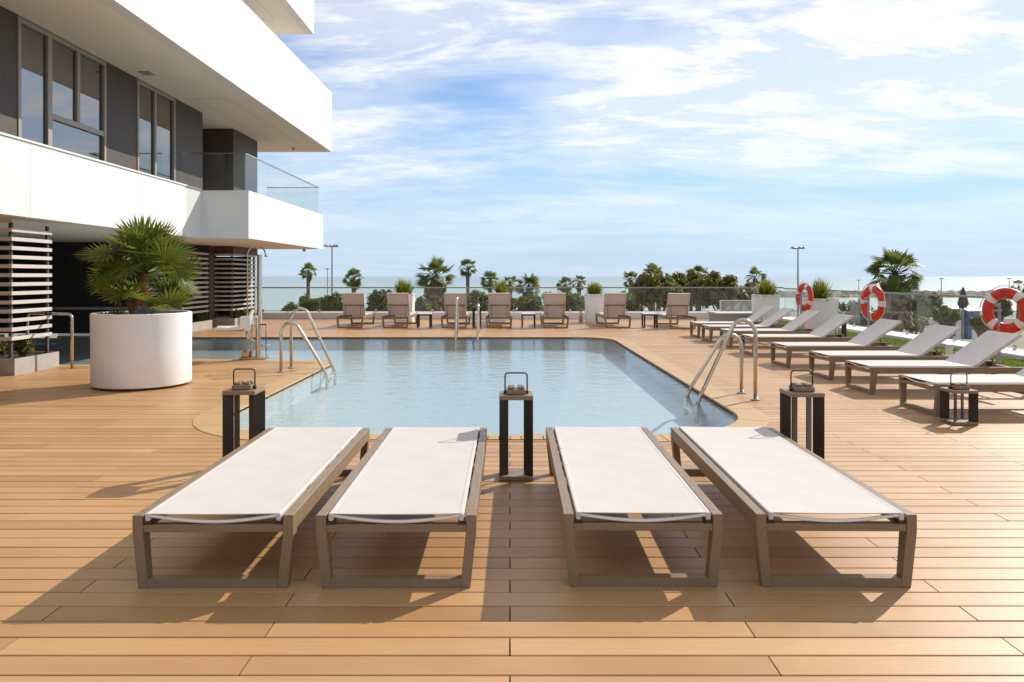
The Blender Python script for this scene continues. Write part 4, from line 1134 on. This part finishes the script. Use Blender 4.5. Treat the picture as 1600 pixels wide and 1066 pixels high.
lifebuoy(7.42, 18.45, 0.95, R(-80), 'farthest red and white lifebuoy, beside a white planter', 'grey post holding the farthest lifebuoy', R(20))

# small garden lights
def bollard(x, y, h, lb, mat):
    rt = empty('garden_light', (x, y, -0.012), 0, lb, 'garden light')
    MB().lathe([(0.055, 0), (0.055, h-0.06), (0.0, h-0.06)], 16).build('post', mat, rt, smooth=40)
    MB().lathe([(0.0, h-0.059), (0.048, h-0.059), (0.048, h-0.03), (0.06, h-0.028), (0.06, h), (0.0, h)], 16).build('head', mat, rt, smooth=40)
bollard(7.85, 13.1, 0.27, 'short white garden light on the lawn behind the third lounger', MT['whiteplastic'])
bollard(7.8, 10.4, 0.27, 'short white garden light on the lawn behind the second lounger', MT['whiteplastic'])
bollard(7.75, 17.0, 0.42, 'short dark garden light on the lawn near the middle lifebuoy', MT['black'])
cd = empty('candle_holder', (2.28, 23.6, 0), 0, 'small beige stand with a yellow candle beside the white square planter', 'candle holder')
MB().box(-0.06, 0.06, -0.06, 0.06, 0.001, 0.2).build('stand', MT['boxgrey'], cd, bevel=0.005)
MB().lathe([(0.055, 0.201), (0.06, 0.3), (0.04, 0.34), (0.0, 0.34)], 14).build('candle', MT['candle'], cd, smooth=True)

# ------------------------------------------------------------------ trees beyond the terrace
def at(px, py, Y): return Vector(((px-797)/1145*Y, Y, CAM_H-(py-432)/1145*Y))
rnd = random.Random(77)
FAN = [frond_mesh('frond', rnd.uniform(0.75, 0.95), rnd.uniform(0.75, 0.9), 13, R(rnd.uniform(85, 112)), rnd, MT['palmfar'], rnd.uniform(0.08, 0.3), 0.3, 1.1, 0.02, 0.55, R(tl)) for tl in (-45, -30, -15, 0, -20, 10)]
def far_palm(px, py, rpx, Y, label, seed, skirt=0.0, tw=0.20, nf=34):
    """px,py: crown centre in the photograph's measure, rpx its radius"""
    c = at(px, py, Y); rad = rpx/1145*Y; rn = random.Random(seed)
    rt = empty('palm_tree', (c.x, c.y, GZ), 0, label, 'palm tree', 'palm trees on the promenade')
    h = c.z-GZ-0.08*rad
    lean = rn.uniform(-0.15, 0.15)
    pts = [(lean*(t-1)**2, 0, h*t) for t in (0, 0.15, 0.4, 0.7, 0.9, 1.0)]
    MB().tube(pts, [tw*1.5, tw*1.1, tw, tw*0.95, tw*1.05, tw*0.7], 10).build('trunk', MT['bark'], rt, smooth=True)
    if skirt:
        mb = MB()
        for i in range(150):
            a = rn.uniform(0, 2*PI); z = h-0.1*rad-skirt*rn.random(); d = Vector((math.cos(a), math.sin(a), 0)); s_ = Vector((-d.y, d.x, 0))
            p = d*tw*0.9+Vector((0, 0, z)); e = d*(tw*0.9+rn.uniform(0.25, 0.6))+Vector((0, 0, z-rn.uniform(0.6, 1.2)))
            mb.add([p-s_*0.05, p+s_*0.05, e+s_*0.16, e-s_*0.16], [(0, 1, 2, 3)], rn.random())
        mb.build('dry_skirt', MT['drybark'], rt, attr=True)
    s0 = rad/1.62
    for i in range(nf):
        q = (i+0.5)/nf
        az = i*2.39996+rn.uniform(-0.25, 0.25); el = R(88-150*q**1.0+rn.uniform(-9, 9))
        m4 = frond_matrix(Vector((0, 0, h)), az, el, rn.uniform(-0.9, 0.9)) @ Matrix.Scale(s0*rn.uniform(0.8, 1.12), 4)
        inst('frond', FAN[rn.randrange(6)], rt, m4)
PALMS = [(482, 424, 16, 95, 'slim tall palm left of the street lamp by the hotel', 0, 0.24, 30),
 (553, 434, 18, 85, 'palm rising above the leftmost far lounger', 0, 0.26, 32),
 (681, 432, 33, 52, 'broad palm with a dry brown trunk right of the second far lounger', 2.2, 0.42, 40),
 (731, 418, 17, 92, 'slim tall palm above the tall black lantern', 0, 0.24, 30),
 (766, 438, 18, 80, 'palm partly behind the spiky bush in the middle', 0, 0.25, 30),
 (797, 443, 15, 85, 'short palm left of the low broad palm in the middle', 0, 0.25, 26),
 (826, 447, 23, 60, 'low broad palm above the middle side table', 0, 0.25, 34),
 (883, 444, 15, 80, 'left one of two small palms left of the square planter', 0, 0.25, 26),
 (905, 441, 14, 85, 'right one of two small palms left of the square planter', 0, 0.25, 26),
 (986, 438, 17, 75, 'small palm left of the olive coloured trees', 0, 0.25, 28),
 (1019, 428, 20, 58, 'palm emerging from the left end of the olive coloured trees', 0, 0.25, 30),
 (1091, 432, 22, 60, 'palm emerging from the middle of the olive coloured trees', 0, 0.25, 30),
 (1180, 436, 20, 60, 'palm right of the olive coloured trees', 0, 0.25, 30),
 (1399, 426, 46, 42, 'large shaggy palm behind the glass on the right', 2.0, 0.45, 38),
 (1592, 448, 13, 95, 'small palm behind the nearest lifebuoy', 0, 0.25, 26)]
for i, (px, py, r, Y, lb, sk, tw, nf) in enumerate(PALMS): far_palm(px, py, r, Y, lb, 100+i, sk, tw, nf)

def leaf_tree(px, py, wpx, hpx, Y, label, mat, seed, n=2200, leaf=0.17, cat='tree', name='broadleaf_tree'):
    """crown centre px,py and its half width / half height"""
    c = at(px, py, Y); rx = wpx/1145*Y; rz_ = hpx/1145*Y; rn = random.Random(seed)
    rt = empty(name, (c.x, c.y, GZ), 0, label, cat, 'trees and shrubs beyond the terrace')
    hz_ = c.z-GZ
    MB().tube([(0, 0, 0), (0.1, 0, hz_*0.4), (0, 0.05, hz_*0.75), (0.05, 0, hz_)], [0.2, 0.16, 0.12, 0.05], 8).build('trunk', MT['bark'], rt, smooth=True)
    for q in range(5):
        a = q*1.3+rn.random(); MB().tube([(0, 0.03, hz_*0.6), (math.cos(a)*rx*0.4, math.sin(a)*rx*0.4, hz_*0.85), (math.cos(a)*rx*0.75, math.sin(a)*rx*0.7, hz_+rz_*0.3)], [0.08, 0.05, 0.02], 6).build('limb', MT['bark'], rt, smooth=True)
    mb = MB(); nb = 26
    for b in range(nb):
        a = rn.uniform(0, 2*PI); q = rn.random()**0.5*0.75
        bc = (math.cos(a)*rx*q, math.sin(a)*rx*q*0.8, hz_+rn.uniform(-0.75, 0.75)*rz_*math.sqrt(max(0, 1-q*q)))
        br_ = rn.uniform(0.16, 0.42)
        leafy(mb, bc, rx*br_, rx*br_, rz_*rn.uniform(0.2, 0.5), int(n*1.4)//nb, leaf, rn, 0.45)
    mb.build('crown', mat, rt, attr=True)
TREES = [(478, 484, 40, 22, 48, 'dark green shrub behind the glass by the hotel corner', 'tree', 2200),
 (535, 480, 38, 22, 46, 'dark green shrub behind the leftmost far lounger', 'tree', 2200),
 (620, 486, 22, 18, 56, 'low shrub behind the second far lounger from the left', 'redtree', 1300),
 (700, 484, 24, 20, 54, 'dark green shrub behind the third far lounger from the left', 'tree', 1500),
 (788, 482, 24, 22, 54, 'green shrub behind the lounger right of the black lantern', 'redtree', 1500),
 (862, 480, 24, 24, 52, 'green shrub behind the fifth far lounger from the left', 'tree', 1600),
 (942, 478, 28, 24, 50, 'dark green shrub behind the free standing white square planter', 'redtree', 1800),
 (594, 478, 26, 28, 44, 'grey green shrub between the first two far loungers', 'tree', 2000),
 (655, 485, 26, 22, 46, 'shrub behind the glass right of the second far lounger', 'tree', 1500),
 (748, 478, 30, 26, 44, 'green tree behind the tall black lantern', 'tree', 2200),
 (826, 485, 34, 22, 44, 'dark shrub behind the middle side table', 'tree', 2000),
 (895, 478, 34, 26, 44, 'green tree behind the glass left of the square planter', 'tree', 2200),
 (985, 480, 34, 26, 46, 'green tree behind the sixth far lounger', 'tree', 2200),
 (1028, 450, 44, 32, 42, 'left olive coloured tree of the tall group', 'redtree', 3200),
 (1080, 452, 46, 31, 44, 'middle olive coloured tree of the tall group', 'redtree', 3200),
 (1132, 455, 44, 30, 42, 'right olive coloured tree of the tall group', 'redtree', 3000),
 (1182, 465, 30, 24, 46, 'olive coloured tree behind the corner bench', 'redtree', 2200),
 (1334, 485, 28, 18, 60, 'rounded dark shrub left of the middle lifebuoy', 'tree', 1800),
 (1440, 478, 34, 24, 55, 'green tree right of the large shaggy palm', 'tree', 2400),
 (1478, 492, 24, 16, 52, 'low yellow green shrub behind the right glass', 'bush', 1500),
 (1300, 482, 16, 12, 64, 'small dark shrub left of the far white planter', 'tree', 1200),
 (1425, 505, 24, 12, 52, 'low green shrub behind the third lounger of the lawn row', 'tree', 1400),
 (1350, 500, 22, 12, 56, 'low green shrub behind the glass below the middle lifebuoy', 'tree', 1300),
 (1535, 505, 22, 13, 50, 'low green shrub in front of the beach cabins', 'tree', 1400),
 (1385, 498, 26, 16, 50, 'low dark shrub at the foot of the large shaggy palm', 'tree', 1600),
 (1560, 482, 20, 22, 58, 'green tree seen through the nearest lifebuoy', 'tree', 1600)]
for i, (px, py, wp, hp, Y, lb, mt, n) in enumerate(TREES): leaf_tree(px, py, wp, hp, Y, lb, MT[mt], 300+i, n)

# ------------------------------------------------------------------ street lamps
def street_lamp(px, ytop, Y, label, heads):
    c = at(px, ytop, Y)
    rt = empty('street_lamp', (c.x, c.y, GZ-(0.3 if Y > 120 else 0)), 0, label, 'street lamp', 'street lamps beyond the terrace')
    h = c.z-GZ
    MB().tube([(0, 0, 0), (0, 0, h*0.5), (0, 0, h)], [0.11, 0.09, 0.06], 10).build('pole', MT['lampgrey'], rt, smooth=40)
    if heads:
        MB().box(-0.55, 0.55, -0.04, 0.04, h-0.02, h+0.04).build('arm', MT['lampgrey'], rt)
        for x, y in ((-0.5, -0.12), (0.5, -0.12), (-0.22, 0.15), (0.22, 0.15)):
            MB().lathe([(0.0, 0.24), (0.12, 0.22), (0.26, 0.10), (0.27, 0.05), (0.0, 0.02)], 14, (x, y, h)).build('lamp_head', MT['lampgrey'], rt, smooth=40)
    else:
        MB().box(-0.35, 0.35, -0.12, 0.12, h, h+0.14).build('lamp_head', MT['lampgrey'], rt, bevel=0.03)
street_lamp(519, 386, 68, 'tall street lamp with clustered heads right of the hotel', True)
street_lamp(1247, 389, 70, 'tall street lamp above the farthest lifebuoy', True)
street_lamp(512, 418, 125, 'distant thin street lamp beside the tall lamp near the hotel', False)
street_lamp(1471, 436, 120, 'distant street lamp left of the nearest lifebuoy', False)
street_lamp(1577, 436, 120, 'distant street lamp above the nearest lifebuoy', False)
street_lamp(1342, 436, 150, 'distant thin street lamp left of the middle lifebuoy', False)

# ------------------------------------------------------------------ beach things on the right
bp = at(1505, 500, 72)
pr = empty('closed_parasol', (bp.x, bp.y, GZ), 0, 'closed dark beach parasol on the sand behind the right glass', 'parasol')
hh = at(1505, 448, 72).z-GZ
MB().tube([(0, 0, 0), (0, 0, hh)], 0.06, 8).build('pole', MT['lampgrey'], pr, smooth=40)
MB().lathe([(0.34, hh-2.1), (0.5, hh-1.7), (0.32, hh-0.9), (0.12, hh-0.2), (0.0, hh)], 10).build('canopy', MT['brown'], pr)
for (px, lb, wd) in ((1487, 'blue wooden beach cabin left of the closed parasol', 1.1), (1512, 'blue and white beach cabin right of the closed parasol', 1.6)):
    b = at(px, 500, 76); rt = empty('beach_cabin', (b.x, b.y, GZ), R(15), lb, 'cabin', 'cabins on the beach')
    zt = at(px, 485, 76).z-GZ
    MB().box(-wd/2, wd/2, -0.8, 0.8, 0, zt).build('body', MT['blue'], rt)
    MB().add([(-wd/2-0.15, -0.95, zt+0.002), (wd/2+0.15, -0.95, zt+0.002), (wd/2+0.15, 0.95, zt+0.002), (-wd/2-0.15, 0.95, zt+0.002), (-wd/2-0.15, 0, zt+0.5), (wd/2+0.15, 0, zt+0.5)],
             [(0, 1, 5, 4), (2, 3, 4, 5), (0, 4, 3), (1, 2, 5), (3, 2, 1, 0)]).build('roof', MT['whiteplastic'], rt)
    MB().box(-0.35, 0.35, -0.84, -0.802, 0.05, 2.0).build('door', MT['whiteplastic'], rt)
# promenade wall between the garden and the beach
tag(MB().box(20, 120, 100, 100.5, GZ-0.3, GZ+0.7).build('promenade_wall', MT['white']), 'long low pale wall at the edge of the beach on the right', 'wall')
